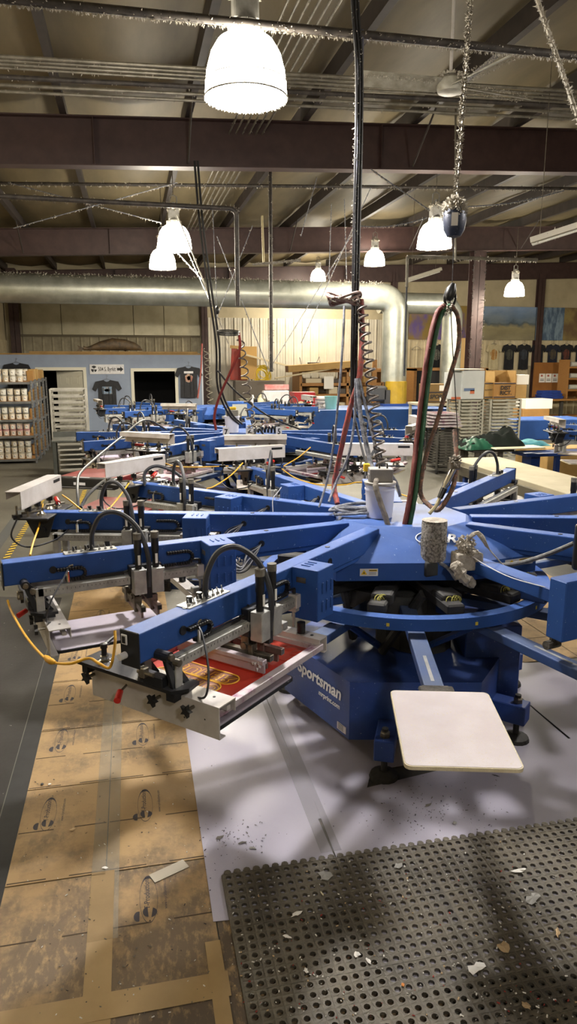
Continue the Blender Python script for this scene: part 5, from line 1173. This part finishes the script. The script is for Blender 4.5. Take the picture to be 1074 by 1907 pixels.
# mounted fish on the office roof
t = thing('mounted_fish', 'long brown mounted fish lying on the office roof edge', 'fish', V((-.42, OV+.15, 2.51)))
xs = [(-.78, .05, .06), (-.7, .03, .045), (-.6, .05, .06), (-.35, .085, .12), (0, .1, .165), (.35, .095, .15), (.6, .075, .11), (.75, .045, .06), (.8, .015, .02)]
g = G(); prev = None
for x, ry, rzz in xs:
    k = [g.bm.verts.new((x, ry*math.cos(a), .03+rzz*(1+math.sin(a)))) for a in [i*math.pi/8 for i in range(16)]]
    if prev: g.skin(prev, k)
    else: g.cap(k, True)
    prev = k
g.cap(prev); g.obj('fish_body', mat('fish_skin', '6b573c', .5, 0, '42372a', 9, bump=.8, bscale=50), t, True)
G().prism([(-.7, .06), (-.95, .17), (-.9, .09), (-.96, .01)], -.006, .006, M=frame((0, 0, 0), (1, 0, 0), (0, 0, 1))).obj('tail_fin', MATS['fish_skin'], t)
G().prism([(-.1, .33), (.0, .37), (.15, .345), (.1, .3)], -.005, .005, M=frame((0, 0, 0), (1, 0, 0), (0, 0, 1))).prism([(.25, .05), (.35, .0), (.4, .06)], -.1, -.09, M=frame((0, 0, 0), (1, 0, 0), (0, 0, 1))).obj('fin', MATS['fish_skin'], t)
# T-shirts on the back wall
def bw(px, py, v=24.85): return at(px, py, v=v)
for px, m, pm, lab in ((920, CRS, pr('print_orange', '9a6a34', 'c49a5a'), 'cream T-shirt with orange print on the back wall'), (949, BKS, pr('print_grey', '55564c', '33342f'), 'black T-shirt with grey oval print, next to the cream T-shirt'), (976, BKS, pr('print_slate', '3c4450', '22252a'), 'black T-shirt with faint slate print left of the maroon column'), (1003, BKS, pr('print_dim', '2c3038', '17181c'), 'nearly plain black T-shirt half hidden behind the maroon column'), (1030, mat('navy_shirt', '1d2232', .85), pr('print_gold', '5f5238', '2a2c34'), 'navy T-shirt with small gold print'), (1055, BKS, pr('print_rust', '7c3f30', '352a2a'), 'black T-shirt with tall rust print'), (1082, BKS, pr('print_grey', '55564c', '33342f'), 'black T-shirt cut by the picture edge'), (813, BKS, pr('print_pale', '8a8c84', '3a3b38'), 'black T-shirt with pale print seen through the hose loop'), (868, BKS, pr('print_dim', '2c3038', '17181c'), 'black T-shirt hidden behind the lint hung column')):
    c = bw(px, 641); shirt(lab, c, .50, .92, m, [(0, -.38, .15, .2, pm, 'e')], grp='T-shirts on the back wall')
g = G().tube(cr([(-.2, 0, -.12), (0, 0, 0), (.2, 0, -.12)], 4)+[V((-.2, 0, -.12))], .006, 6).tube([(0, 0, 0), (0, 0, .06), (.03, 0, .09)], .005, 5); tag(g.obj('hanger', MATS['hanger_grey'], None, False, bw(776, 645)), 'empty grey hanger on the back wall', 'hanger')
# painted panels: plain stand-ins in the same colours
def mural(label, x0, x1, m):
    a, b_ = bw(x0, 570, 24.93), bw(x1, 634, 24.93); t = G().box(a.x, b_.x, 24.9, 24.94, 3.02, 4.22, .004).obj('painted_panel', m); tag(t, label, 'painting', 'painted panels above the T-shirts')
mural('painted panel in purple and ochre streaks', 762, 868, mat('paint_purple', '665590', .7, 0, '8a7438', 1.3, .42, .58, 8, stretch=(1.5, 1, .8)))
pm = mat('paint_field', '6f7f9c', .7, 0, 'a9b0b4', 1.6, .4, .6, 8, stretch=(.6, 1, 2))
nt = pm.node_tree; N = nt.nodes; L_ = nt.links; bs = N['Principled BSDF']; s0_ = bs.inputs['Base Color'].links[0].from_socket
tc = N.new('ShaderNodeTexCoord'); sp = N.new('ShaderNodeSeparateXYZ'); L_.new(tc.outputs['Object'], sp.inputs[0]); ns = N.new('ShaderNodeTexNoise'); ns.inputs['Scale'].default_value = 2.2; L_.new(tc.outputs['Object'], ns.inputs[0])
ad = N.new('ShaderNodeMath'); ad.operation = 'MULTIPLY_ADD'; L_.new(ns.outputs[0], ad.inputs[0]); ad.inputs[1].default_value = .5; L_.new(sp.outputs[2], ad.inputs[2])
cr_ = N.new('ShaderNodeValToRGB'); L_.new(ad.outputs[0], cr_.inputs[0]); mr = N.new('ShaderNodeMapRange'); mr.inputs[1].default_value = 3.2; mr.inputs[2].default_value = 4.5; L_.new(ad.outputs[0], mr.inputs[0]); L_.new(mr.outputs[0], cr_.inputs[0])
e = cr_.color_ramp.elements; e[0].color = lin('8a7a3a'); e[1].color = lin('7f9cc4'); k1 = e.new(.42); k1.color = lin('a08f44'); k2 = e.new(.5); k2.color = lin('2f3d34'); k3 = e.new(.56); k3.color = lin('5d6f78')
mx = N.new('ShaderNodeMix'); mx.data_type = 'RGBA'; mx.inputs[0].default_value = .3; L_.new(cr_.outputs[0], mx.inputs[6]); L_.new(s0_, mx.inputs[7]); L_.new(mx.outputs[2], bs.inputs['Base Color'])
mural('painted panel with blue upper half and yellow lower half', 893, 994, pm)
a, b_ = bw(1002, 570), bw(1180, 634)
tag(G().box(a.x, a.x+1.15, 24.9, 24.94, 3.02, 4.22, .004).m(1).box(a.x+1.15, b_.x, 24.9, 24.94, 3.02, 4.22, .004).obj('painted_panel', [mat('paint_blue', '7f95a8', .7, 0, '4b5f78', 3, .4, .6, 8, stretch=(2.5, 1, .8)), mat('paint_brown', '6f5a40', .7, 0, '8f8050', 1.5, .4, .6, 8)]), 'painted panel in pale blue waves and brown, at the picture edge', 'painting', 'painted panels above the T-shirts')
# wooden shelving against the back wall
t = thing('wooden_shelving', 'open wooden shelving against the white corrugated wall', 'shelf', V((0, 0, 0)))
s0_, s1_ = at(556, 700, v=24.0).x, at(707, 700, v=24.0).x
for u in (s0_, (s0_+s1_)/2+.2, s1_): G().box(u-.045, u+.045, 23.7, 24.8, 0, 2.0, .004).obj('post', WD, t)
for z in (.5, 1.05, 1.42, 1.88): G().box(s0_, s1_, 23.7, 24.8, z, z+.1, .004).obj('shelf', WD, t)
for k in range(16):
    z = (.6, 1.15, 1.52, 1.98)[k % 4]; j = k//4; u = s0_+.35+(s1_-s0_-.7)*(j+.2+random.random()*.4)/4; w = random.uniform(.14, .3); h = random.uniform(.12, .26)
    o = G().box(-w, w, -.2, .2, 0, h, .006).obj('carton', [CB, CB2, mat('carton_white', 'c2b69c', .7), mat('bin_dark', '47403a', .7)][(k+j) % 4], None, False, V((u, 23.95+.02*(k % 3), z+.002)))
    tag(o, '%s box on the %s board of the wooden shelving, %s along' % (['brown', 'tan', 'whitish', 'dark'][(k+j) % 4], ['lowest', 'second', 'third', 'top'][k % 4], ORD[j]), 'box', 'boxes stored on the wooden shelving')
t = thing('paper_notice', 'white paper notice pinned to the wooden shelving', 'paper', at(612, 712, v=23.66)); G().box(-.17, .17, -.004, .004, -.22, .2).obj('sheet', PAPER, t)
o = G().box(-.07, 2.6, -.25, .25, 0, .22, .01, M=Mx.Rotation(R(-4), 4, 'Y')).m(1).box(-.071, -.07, -.2, .2, .02, .2, M=Mx.Rotation(R(-4), 4, 'Y')).obj('long_carton', [CB2, BRN], None, False, at(538, 692, v=23.55)+V((0, 0, -.02))); tag(o, 'very long brown carton slanting across the top of the wooden shelving', 'carton')
o = G().box(0, 2.8, -.04, .04, 0, .05, .004, M=Mx.Rotation(R(-9), 4, 'Y')).obj('timber_board', mat('pale_board', 'c7b896', .6), None, False, at(512, 706, v=23.4)); tag(o, 'pale timber board leaning up towards the long carton', 'board')
o = G().box(0, 2.1, -.04, .04, 0, .06, .004, M=Mx.Rotation(R(14), 4, 'Y')).obj('timber_board', MATS['pale_board'], None, False, at(455, 662, v=24.4)); tag(o, 'pale timber board sloping down behind the middle drop pole', 'board')
o = G().tube([(-.35, 0, .28), (-.28, 0, 0), (.2, 0, 0), (.35, 0, .3), (.38, 0, .08), (.28, 0, .05)], .012, 5).obj('metal_bracket', BLK, None, False, at(576, 681, v=24.2)); tag(o, 'black bent metal bracket on top of the long carton', 'bracket')
g = G().box(-.3, .3, -.02, .02, -.6, .5, .004, M=Mx.Rotation(R(4), 4, 'Y')).m(1).box(-.36, .34, -.03, -.02, .45, .55, M=Mx.Rotation(R(4), 4, 'Y')); tag(g.obj('red_banner', [mat('banner_red', '9c3426', .7, 0, '86403a', 4), CB2], None, False, at(446, 675, v=24.6)), 'red board leaning on the white wall behind the coiled hose', 'board')
tag(G().box(-.28, .28, -.03, .03, -.55, .55, .004).obj('tan_board', mat('tan_board', 'b48f52', .7), None, False, at(463, 676, v=24.5)), 'tan board beside the red board', 'board')
tag(G().box(-.85, .85, -.3, .3, 0, 1.6, .01).obj('grey_cabinet', mat('taupe', '6b6258', .7), None, False, V((4.3, 24.3, 0))), 'taupe cabinet below the red and tan boards', 'cabinet')
g = G()
for k in range(14):
    r = .22+.03*math.sin(k*2.1); c = V((random.uniform(-.08, .08), 0, random.uniform(-.1, .1))); g.tube([c+V((r*math.cos(a), -.03+.004*k, r*1.1*math.sin(a))) for a in [i*2*math.pi/20 for i in range(21)]], .014, 6)
tag(g.obj('hose_coil', mat('hose_yellow', 'cdb02a', .5), None, True, at(488, 697, v=24.5)), 'coil of yellow hose hanging on the wall by the middle drop pole', 'hose')
# dryer with things on top
t = thing('conveyor_dryer', 'long blue conveyor dryer across the hall with duct on top', 'dryer', V((0, 0, 0))); DB = mat('dryer_blue', '1d4a8c', .45, 0, '1a4280', 3, dust=.75, dustcol='8fa3cf')
G().box(4.2, 7.9, 16.9, 18.6, .5, 1.08, .01).obj('dryer_housing', DB, t); G().box(2.5, 4.2, 17.95, 18.6, .5, 1.0, .01).obj('dryer_infeed', DB, t); G().box(7.9, 8.5, 17.1, 18.4, .6, .85, .01).obj('belt_outfeed', mat('belt_cream', 'b5a988', .8), t)
for u in (2.7, 4.4, 6.2, 7.8):
    for v in (18.05, 18.3): G().box(u-.04, u+.04, v-.04, v+.04, 0, .6).obj('leg', BLUED, t)
G().cyl((6.98, 18.3, 1.08), (6.98, 18.3, 1.72), .29, 28).m(1).box(6.5, 7.5, 17.9, 18.7, 1.08, 1.14).m(2).box(6.2, 6.68, 18.1, 18.5, 1.2, 1.6, .05).box(6.6, 6.75, 18.1, 18.5, 1.1, 1.5).obj('exhaust_stack', [mat('stack_yellow', 'b5941f', .5, 0, 'a08220', 4), BLUED, mat('motor_grey', '3b3b3c', .6)], t, False)
def on(nm, lab, cat, px, v, z, g, m, sm=False): p = at(px, 740, v=v); return tag(g.obj(nm, m, None, sm, V((p.x, v, z))), lab, cat)
on('red_tote', 'red plastic tote with round sticker on the blue dryer', 'tote', 564, 17.3, 1.082, G().prism([(-.26, -.2), (.26, -.2), (.3, .2), (-.3, .2)], 0, .42).m(1).cyl((-.1, -.2, .12), (-.1, -.215, .12), .09, 16), [mat('tote_red', 'a02328', .45), mat('sticker_cream', 'd9cfae', .6)])
on('paper_roll', 'white paper roll standing beside the red tote', 'roll', 575, 17.05, 1.082, G().cyl((0, 0, 0), (0, 0, .28), .07, 16), PAPER)
g = G()
for k in range(8): g.tube(cr([(random.uniform(-.3, .3), random.uniform(-.2, .2), .04+.03*k) for _ in range(5)], 5), .045, 7, jit=.1)
on('white_rags', 'heap of white rags on the blue dryer beside the teal bucket', 'rags', 602, 17.4, 1.1, g, PAPER, True)
on('teal_bucket', 'teal bucket at the edge of the white rags', 'bucket', 616, 17.2, 1.082, G().lathe([(.13, 0), (.16, .3), (.165, .3), (.165, .32), (.15, .32), (.13, .02), (.01, .02)], (0, 0, 0), 24), mat('teal_plastic', '6fa3a6', .4))
on('white_tester', 'white and black counter appliance left of the red tote', 'appliance', 517, 18.25, 1.002, G().box(-.4, .3, -.25, .25, 0, .09, .01).box(-.38, .3, .0, .22, .09, .5, .02).m(1).box(-.39, .29, -.27, -.25, 0, .12), [WHT, BLK])
on('spray_bottle', 'cream bottle with white cap on the dryer corner', 'bottle', 484, 18.05, 1.002, G().lathe([(.1, 0), (.1, .26), (.06, .32), (.04, .34), (.04, .42), (.01, .43)], (0, 0, 0), 18), mat('bottle_cream', 'd6d1b0', .4), True)
on('white_bottle', 'white bottle standing behind the cream bottle', 'bottle', 470, 18.1, 1.002, G().lathe([(.07, 0), (.075, .3), (.04, .35), (.03, .4), (.01, .41)], (0, 0, 0), 18), WHT, True)
on('grey_box', 'olive grey box left of the cream bottle', 'box', 474, 18.35, 1.002, G().box(-.42, .3, -.2, .2, 0, .3, .01).m(1).box(-.2, .2, -.205, -.2, .04, .24), [mat('olive_box', '6f6c58', .6), BLK])
on('red_box', 'red and white flat carton behind the appliance', 'carton', 517, 18.5, 1.51, G().box(-.35, .3, -.02, .1, .0, .14, .01), mat('box_redwhite', 'b5484c', .6, 0, 'd0c6c0', 2))
on('control_monitor', 'small grey monitor box above the bucket on the middle press', 'monitor', 444, 12.62, 1.25, G().box(-.2, .2, -.12, .12, 0, .3, .01).m(1).box(-.13, .13, -.125, -.12, .05, .26).m(2).box(-.03, .03, -.03, .03, -1.25, 0), [BLUE, mat('screen_grey', '9a9c98', .4), BLUED])
on('yellow_bin', 'yellow crate part behind the middle press, near the monitor', 'crate', 415, 12.6, .98, G().box(-.14, .14, -.1, .1, 0, .05).box(-.14, -.08, -.1, .1, -.2, .0).box(.06, .14, -.1, .1, -.2, 0).m(1).box(-.02, .02, -.02, .02, -.98, -.0), [mat('crate_yellow', 'd2a51c', .5), BLUED])
# ---- goods on the other side of the hall
RK = mat('rack_offwhite', 'b3b2a6', .5, .1, '9f9e92', 5)
RV = 14.6
def xr(px, v=RV): return at(px, 760, v=v).x
cart('off-white screen rack carrying the white cartons', V((xr(877), RV+.3, 0)), 0, xr(899)-xr(855), .6, 1.42, 17, RK)
cart('off-white screen rack carrying the tan DISTRICT carton', V((xr(941), RV+.3, 0)), 0, xr(969)-xr(914), .6, 1.42, 17, RK)
cart('dark screen rack stacked with trays behind the hose loop', V((xr(832, 13.4), 13.6, 0)), 0, xr(851, 13.4)-xr(814, 13.4), .6, .92, 14, mat('tray_dark', '55534e', .5, .3, '403e3a', 5))
def carton(nm, lab, x0, x1, v, z0, h, m, d=.42, extra=None, cat='carton'):
    a, b_ = xr(x0, v), xr(x1, v); g = G().box(a, b_, v, v+d, z0, z0+h, .006); 
    o = g.obj(nm, m); tag(o, lab, cat); return o, a, b_
zt_ = 1.425
def zpy(py, px, v): return at(px, py, v=v).z
o, a, b_ = carton('white_carton', 'large white carton with half open lid above the screen rack', 858, 899, RV+.05, zt_, .62, mat('carton_white2', 'b7bcbd', .7, 0, 'c2c6c6', 3), .55)
g = G().prism([(a-.32, RV-.02), (b_-.02, RV+.05), (b_, RV+.6), (a-.1, RV+.62)], zt_+.64, zt_+.66, M=Mx.Identity(4)); g.obj('lid', mat('lid_white', 'd9d8cc', .7), o)
G().box(a+.05, a+.3, RV+.045, RV+.05, zt_+.18, zt_+.24).m(1).box(a+.2, a+.3, RV+.045, RV+.05, zt_+.12, zt_+.2).obj('carton_print', [mat('print_navy', '5b6f93', .7), mat('print_orange2', 'c06a4a', .7)], o)
o, a, b_ = carton('white_carton', 'plain white carton left of the large white one', 839, 858, RV+.1, zt_, .58, MATS['carton_white2'])
G().box(a, b_, RV+.095, RV+.1, zt_+.0, zt_+.05).obj('orange_band', MATS['print_orange2'], o)
o, a, b_ = carton('district_carton', 'tan open carton printed DISTRICT beside the white carton', 917, 957, RV+.02, zt_, .36, CB)
G().box(a, b_, RV+.01, RV+.015, zt_+.03, zt_+.05).box(a, b_, RV+.01, RV+.015, zt_+.33, zt_+.35).obj('dark_band', mat('band_navy', '33384a', .6), o)
add_text('DIST', .12, INKB, o, frame(((a+b_)/2+.02, RV+.012, zt_+.24), (1, 0, 0), (0, 0, 1)), bold=.004); add_text('RICT.', .12, INKB, o, frame(((a+b_)/2+.03, RV+.012, zt_+.13), (1, 0, 0), (0, 0, 1)), bold=.004)
G().box(a, b_, RV+.4, RV+.44, zt_+.36, zt_+.62).box(a, a+.02, RV+.02, RV+.44, zt_+.36, zt_+.6).box(b_-.02, b_, RV+.02, RV+.44, zt_+.36, zt_+.62).obj('carton_flap', CB2, o)
o, a, b_ = carton('tan_carton', 'tan carton with AUTHORITY print, left part beside DISTRICT', 900, 916, RV+.06, zt_, .36, CB2)
G().box(a, b_, RV+.05, RV+.055, zt_+.03, zt_+.05).box(a, b_, RV+.05, RV+.055, zt_+.33, zt_+.35).obj('dark_band', MATS['band_navy'], o); add_text('AUTHORITY', .045, INKG, o, frame(((a+b_)/2, RV+.052, zt_+.2), (1, 0, 0), (0, 0, 1)), sx=.8)
carton('brown_carton', 'plain brown carton right of the DISTRICT carton', 957, 978, RV+.12, zt_, .3, CB2); carton('white_carton', 'small white carton on top of the plain brown carton', 958, 981, RV+.16, zt_+.305, .22, PAPER, .3)
t_ = thing('side_table', 'pale table carrying the SPORT printed carton behind the hose loop', 'table', V((xr(815, 16), 16.3, 0)))
G().box(-.45, .45, -.3, .5, 1.2, 1.26, .005).obj('table_top', mat('table_pale', 'b5ab94', .6), t_)
for sx in (-1, 1):
    for sy in (-.25, .45): G().box(sx*.4-.03, sx*.4+.03, sy-.03, sy+.03, 0, 1.2).obj('leg', mat('table_pale', 'b5ab94'), t_)
o, a, b_ = carton('sport_carton', 'brown carton with dark band and SPORT lettering behind the hose loop', 791, 839, 16.1, 1.265, .45, mat('carton_brown', '7c6238', .75, 0, '70582f', 3))
G().box(a, b_, 16.09, 16.095, 1.5, 1.53).box(a, b_, 16.09, 16.095, 1.29, 1.305).m(1).box(b_-.3, b_-.03, 16.09, 16.096, 1.3, 1.4).box(b_-.32, b_-.02, 16.09, 16.096, 1.55, 1.68).obj('dark_band', [INKG, PAPER], o); add_text('SPORT', .13, INKB, o, frame((a+.3, 16.09, 1.41), (1, 0, 0), (0, 0, 1)), bold=.004, shear=.2)
# stacked pink and rose screens
for k in range(5):
    z = .96+k*.06; u0 = xr(786+k*3, 13.5); u1 = xr(850-k*2, 13.5); g = G()
    for q in ((u0, u1, 13.2, 13.24), (u0, u1, 13.76, 13.8), (u0, u0+.04, 13.24, 13.76), (u1-.04, u1, 13.24, 13.76)): g.box(*q, z, z+.035)
    g.m(1).box(u0+.03, u1-.03, 13.23, 13.77, z+.002, z+.004)
    tag(g.obj('silk_screen', [FRMW, mat('rose_mesh', 'a34a64', .5)]), 'rose coloured silk screen, %s from below in the pile behind the hose loop' % ORD[k], 'screen', 'silk screens piled behind the hose loop')
# tables with folded clothes
t = thing('work_table', 'dark topped table with green and teal clothes in front of the screen racks', 'table', V((0, 0, 0)))
u0, u1 = at(862, 832, z=.78).x, at(1000, 832, z=.78).x; tv = at(930, 832, z=.78).y
G().box(u0, u1-.5, tv-.25, tv+.45, .72, .77, .004).obj('table_top', mat('table_dark', '4c4a44', .6), t)
for u in (u0+.1, (u0+u1)/2-.45, (u0+u1)/2-.1): 
    for v in (tv-.2, tv+.4): G().box(u-.035, u+.035, v-.035, v+.035, 0, .72).obj('leg', mat('leg_taupe', '5c564c', .6), t)
t2 = thing('work_table', 'low blue framed table right of the dark clothes table', 'table', V((0, 0, 0))); ux = at(960, 840, z=.7).x
G().box(ux, ux+1.7, tv-.4, tv+.1, .64, .69, .004).obj('table_top', BLUED, t2); [G().box(ux+a_, ux+b_, tv+c_, tv+d_, 0, .64).obj('leg', BLUED, t2) for a_, b_, c_, d_ in ((.15, .32, -.3, 0), (.6, .68, -.35, -.27), (1.5, 1.58, -.35, -.27))]
tag(G().box(-.42, .5, -.22, .16, 0, .02, .004).obj('white_board', mat('board_cream', 'd3cdb4', .6), None, False, at(978, 832, z=.80)+V((-.25, 0, -.01))), 'cream rectangular pallet board lying between the two tables', 'board')
def cloth(nm, lab, c, w, d, h, m, seed):
    random.seed(seed); g = G(); n, k = 26, 12; rows = []
    for j in range(k+1):
        row = []
        for i in range(n+1):
            x, y = i/n, j/k; e_ = min(1, 5*min(x, 1-x))*min(1, 4*min(y, 1-y)); z = h*math.sqrt(max(0, e_))*(.75+.12*math.sin(x*23+4*math.sin(y*5+seed))+.25*math.sin(x*6+seed)+.08*math.sin(y*19+x*8)); row.append(g.bm.verts.new(((x-.5)*w, (y-.5)*d, max(.004, z+.01*e_))))
        rows.append(row)
    for a, b_ in zip(rows, rows[1:]):
        for i in range(n): g.bm.faces.new((a[i], a[i+1], b_[i+1], b_[i]))
    edge = rows[0]+[r[-1] for r in rows[1:]]+rows[-1][-2::-1]+[r[0] for r in rows[-2:0:-1]]
    lo = [g.bm.verts.new((v.co.x, v.co.y, 0)) for v in edge]; g.skin(edge, lo); g.cap(lo)
    return tag(g.obj(nm, m, None, True, c), lab, 'clothes')
cloth('shirt_pile', 'pile of black shirts heaped on the dark table', V((at(912, 820, v=tv).x, tv, .772)), 1.15, .55, .3, mat('shirt_blackgreen', '090d0c', .9, 0, '0e1512', 4, spec=.2), 3)
cloth('green_shirt', 'dark green satin shirt spilling off the pile of black shirts', V((at(884, 820, v=tv).x, tv-.05, .772)), .6, .5, .17, mat('satin_green', '12382a', .4, 0, '1f5540', 6), 5)
cloth('teal_cloth', 'folded teal cloth lying right of the black shirts', V((at(978, 820, v=tv+.2).x-.2, tv+.2, .772)), 1.2, .45, .1, mat('cloth_teal', '6fb3b8', .8, 0, '2f7f92', 3), 8)
# cream belt
t = thing('belt_conveyor', 'long cream conveyor belt beside the near press', 'conveyor', V((0, 0, 0)))
G().box(4.4, 5.15, 2.5, 9.3, .80, .90, .006).obj('belt', mat('belt_fabric', 'b9b199', .8, 0, 'aca48c', 3)); o = bpy.data.objects['belt']; o.parent = t
G().box(4.36, 4.41, 2.5, 9.3, .72, .84).box(5.14, 5.19, 2.5, 9.3, .72, .84).obj('side_rail', mat('rail_dark', '5f5a4c', .6, .2), t)
for v in (3.5, 6.2, 8.9):
    for u in (4.45, 5.1): G().box(u-.03, u+.03, v-.03, v+.03, 0, .8).obj('leg', BLUED, t)
# bench, pegboard, blue garments at the back
t = thing('work_bench', 'long wooden work bench below the painted panels', 'bench', V((0, 0, 0)))
G().box(12.3, 17.5, 22.6, 23.6, .88, .94, .004).obj('bench_top', WD, t)
for u in (12.4, 13.4, 14.9, 17): G().box(u-.05, u+.05, 22.7, 22.8, 0, .88).obj('leg', mat('leg_dark', '3c3a36', .6), t)
G().box(12.3, 17.5, 22.8, 23.5, .3, .34).obj('lower_shelf', WD, t)
p0, p1 = at(994, 700, v=24.2), at(1046, 700, v=24.2)
t = thing('plywood_board', 'plywood board with three paper notices behind the bench', 'board', V((0, 0, 0))); G().box(p0.x, p1.x+1.2, 24.2, 24.26, .94, 2.2).obj('board_face', mat('ply_orange', '94622c', .65, 0, '865626', 2), t)
for k, px in enumerate((1009, 1021, 1033)):
    p = at(px, 704, v=24.18); q = thing('paper_notice', 'white paper notice on the plywood board, %s from the column' % ORD[k], 'paper', p, 0, 'paper notices on the plywood board'); G().box(-.12, .12, -.004, .004, -.16, .16).m(1).box(-.08, .08, -.006, -.004, -.1, -.08).box(-.08, .08, -.006, -.004, -.05, -.03).m(2).box(-.06, .02, -.006, -.004, .05, .12).obj('sheet', [PAPER, INKG, mat('notice_red', 'a5584a', .7)], q)
for k in range(6):
    p = at(1020, 741, v=23.1); w = .46-.02*k; o = G().box(-w, w, -.2, .2, 0, .045, .015, seg=2).obj('folded_garment', mat('royal_blue_cloth', '24439a', .85, 0, '1d3880', 5), None, False, V((p.x+random.uniform(-.03, .03), 23.05, .942+.048*k))); tag(o, 'royal blue folded garment, %s from below in the stack on the bench' % ORD[k], 'garment', 'blue folded garments on the bench')
t = thing('shelf_unit', 'wooden shelf unit with clear rolls at the picture edge', 'shelf', V((0, 0, 0))); q = at(1050, 700, v=23.3).x
G().box(q-.05, q, 23, 23.6, .94, 2.3).box(q, q+2, 23, 23.6, 1.2, 1.26).box(q, q+2, 23, 23.6, 1.6, 1.66).box(q, q+2, 23, 23.6, 2.0, 2.06).obj('shelf_frame', WD, t)
for k, z in enumerate((1.34, 1.74, 2.14)): tag(G().cyl((q+.1, 23.1, z), (q+1.6, 23.1, z), .085, 16).obj('film_roll', mat('roll_clear', 'bfc0b8', .3), None, True), 'pale roll on the %s board of the edge shelf unit' % ['lowest', 'middle', 'top'][k], 'roll', 'pale rolls on the shelf unit')
tag(G().box(-.45, .45, -.3, .3, 0, .3, .01).obj('white_carton', PAPER, None, False, V((at(992, 780, v=20).x, 20, .82))), 'white carton on brown cartons below the bench', 'carton')
tag(G().box(-.5, .4, -.3, .3, 0, .82, .01).obj('brown_carton', CB, None, False, V((at(990, 780, v=20).x, 20, 0))), 'tall brown carton under the white carton near the bench', 'carton')
tag(G().box(-.32, .9, -.4, .4, 0, .6, .01).obj('brown_carton', CB2, None, False, V((at(1035, 860, v=12.4).x, 12.6, 0))), 'brown open carton at the picture edge beside the tilted press arm', 'carton')
tag(G().box(-.35, .35, -.3, .3, 0, .5, .01).obj('brown_carton', CB2, None, False, V((at(1000, 860, v=13.5).x, 13.5, 0))), 'brown carton on the floor behind the blue framed table', 'carton')
tag(G().box(-1.1, 1.1, -.5, .5, .35, .85, .02).m(1).box(-1, -.9, -.4, .4, 0, .35).box(.9, 1, -.4, .4, 0, .35).obj('blue_machine', [BLUE, BLUED], None, False, V((at(1010, 820, v=16).x, 16.2, 0))), 'low blue machine body behind the teal cloth', 'machine')
tag(G().box(9.5, 12.2, 23.2, 24.6, 0, 1.95).m(1).box(9.45, 9.55, 23.1, 24.6, 0, 2.0).box(12.1, 12.2, 23.1, 24.6, 0, 2).box(9.45, 12.2, 23.1, 24.6, 1.93, 2.02).obj('shelving_bay', [mat('bay_dark', '1c1c1e', .8), WD], None), 'wooden bay with a dark opening behind the duct drop', 'shelf')
tag(G().box(-.28, .28, -.04, .04, 0, 3.0).obj('tan_board', mat('leaning_board', 'b08f5c', .7), None, False, V((at(865, 640, v=22).x, 22.5, 0))), 'tall tan board standing behind the second duct', 'board')
tag(G().box(-.07, .07, -.04, .04, 0, 2.3).obj('timber_post', WD, None, False, V((at(697, 700, v=23).x, 23, 0))), 'timber post standing between the coiled hose and the duct drop', 'post')
# ================================================================ camera, world, view
cam = bpy.data.cameras.new('camera'); co = bpy.data.objects.new('camera', cam); COL.objects.link(co); SC.camera = co
cam.sensor_fit = 'VERTICAL'; cam.sensor_height = 36; cam.lens = 36*FPX/1907; cam.clip_end = 200
co.location = (0, 0, EYE); co.rotation_euler = (R(90)-PITCH, 0, -YAW)
w = bpy.data.worlds.new('world'); SC.world = w; w.use_nodes = True; w.node_tree.nodes['Background'].inputs[0].default_value = (.6, .65, .8, 1); w.node_tree.nodes['Background'].inputs[1].default_value = .0
SC.view_settings.view_transform = 'Standard'; SC.view_settings.look = 'None'; SC.view_settings.gamma = 1; SC.view_settings.exposure = EXPO
try: SC.view_settings.use_curve_mapping = False
except Exception: pass
SC.cycles.use_denoising = True; SC.cycles.max_bounces = 6; SC.cycles.diffuse_bounces = 4; SC.cycles.sample_clamp_indirect = 4
SC.cycles.caustics_reflective = False; SC.cycles.caustics_refractive = False
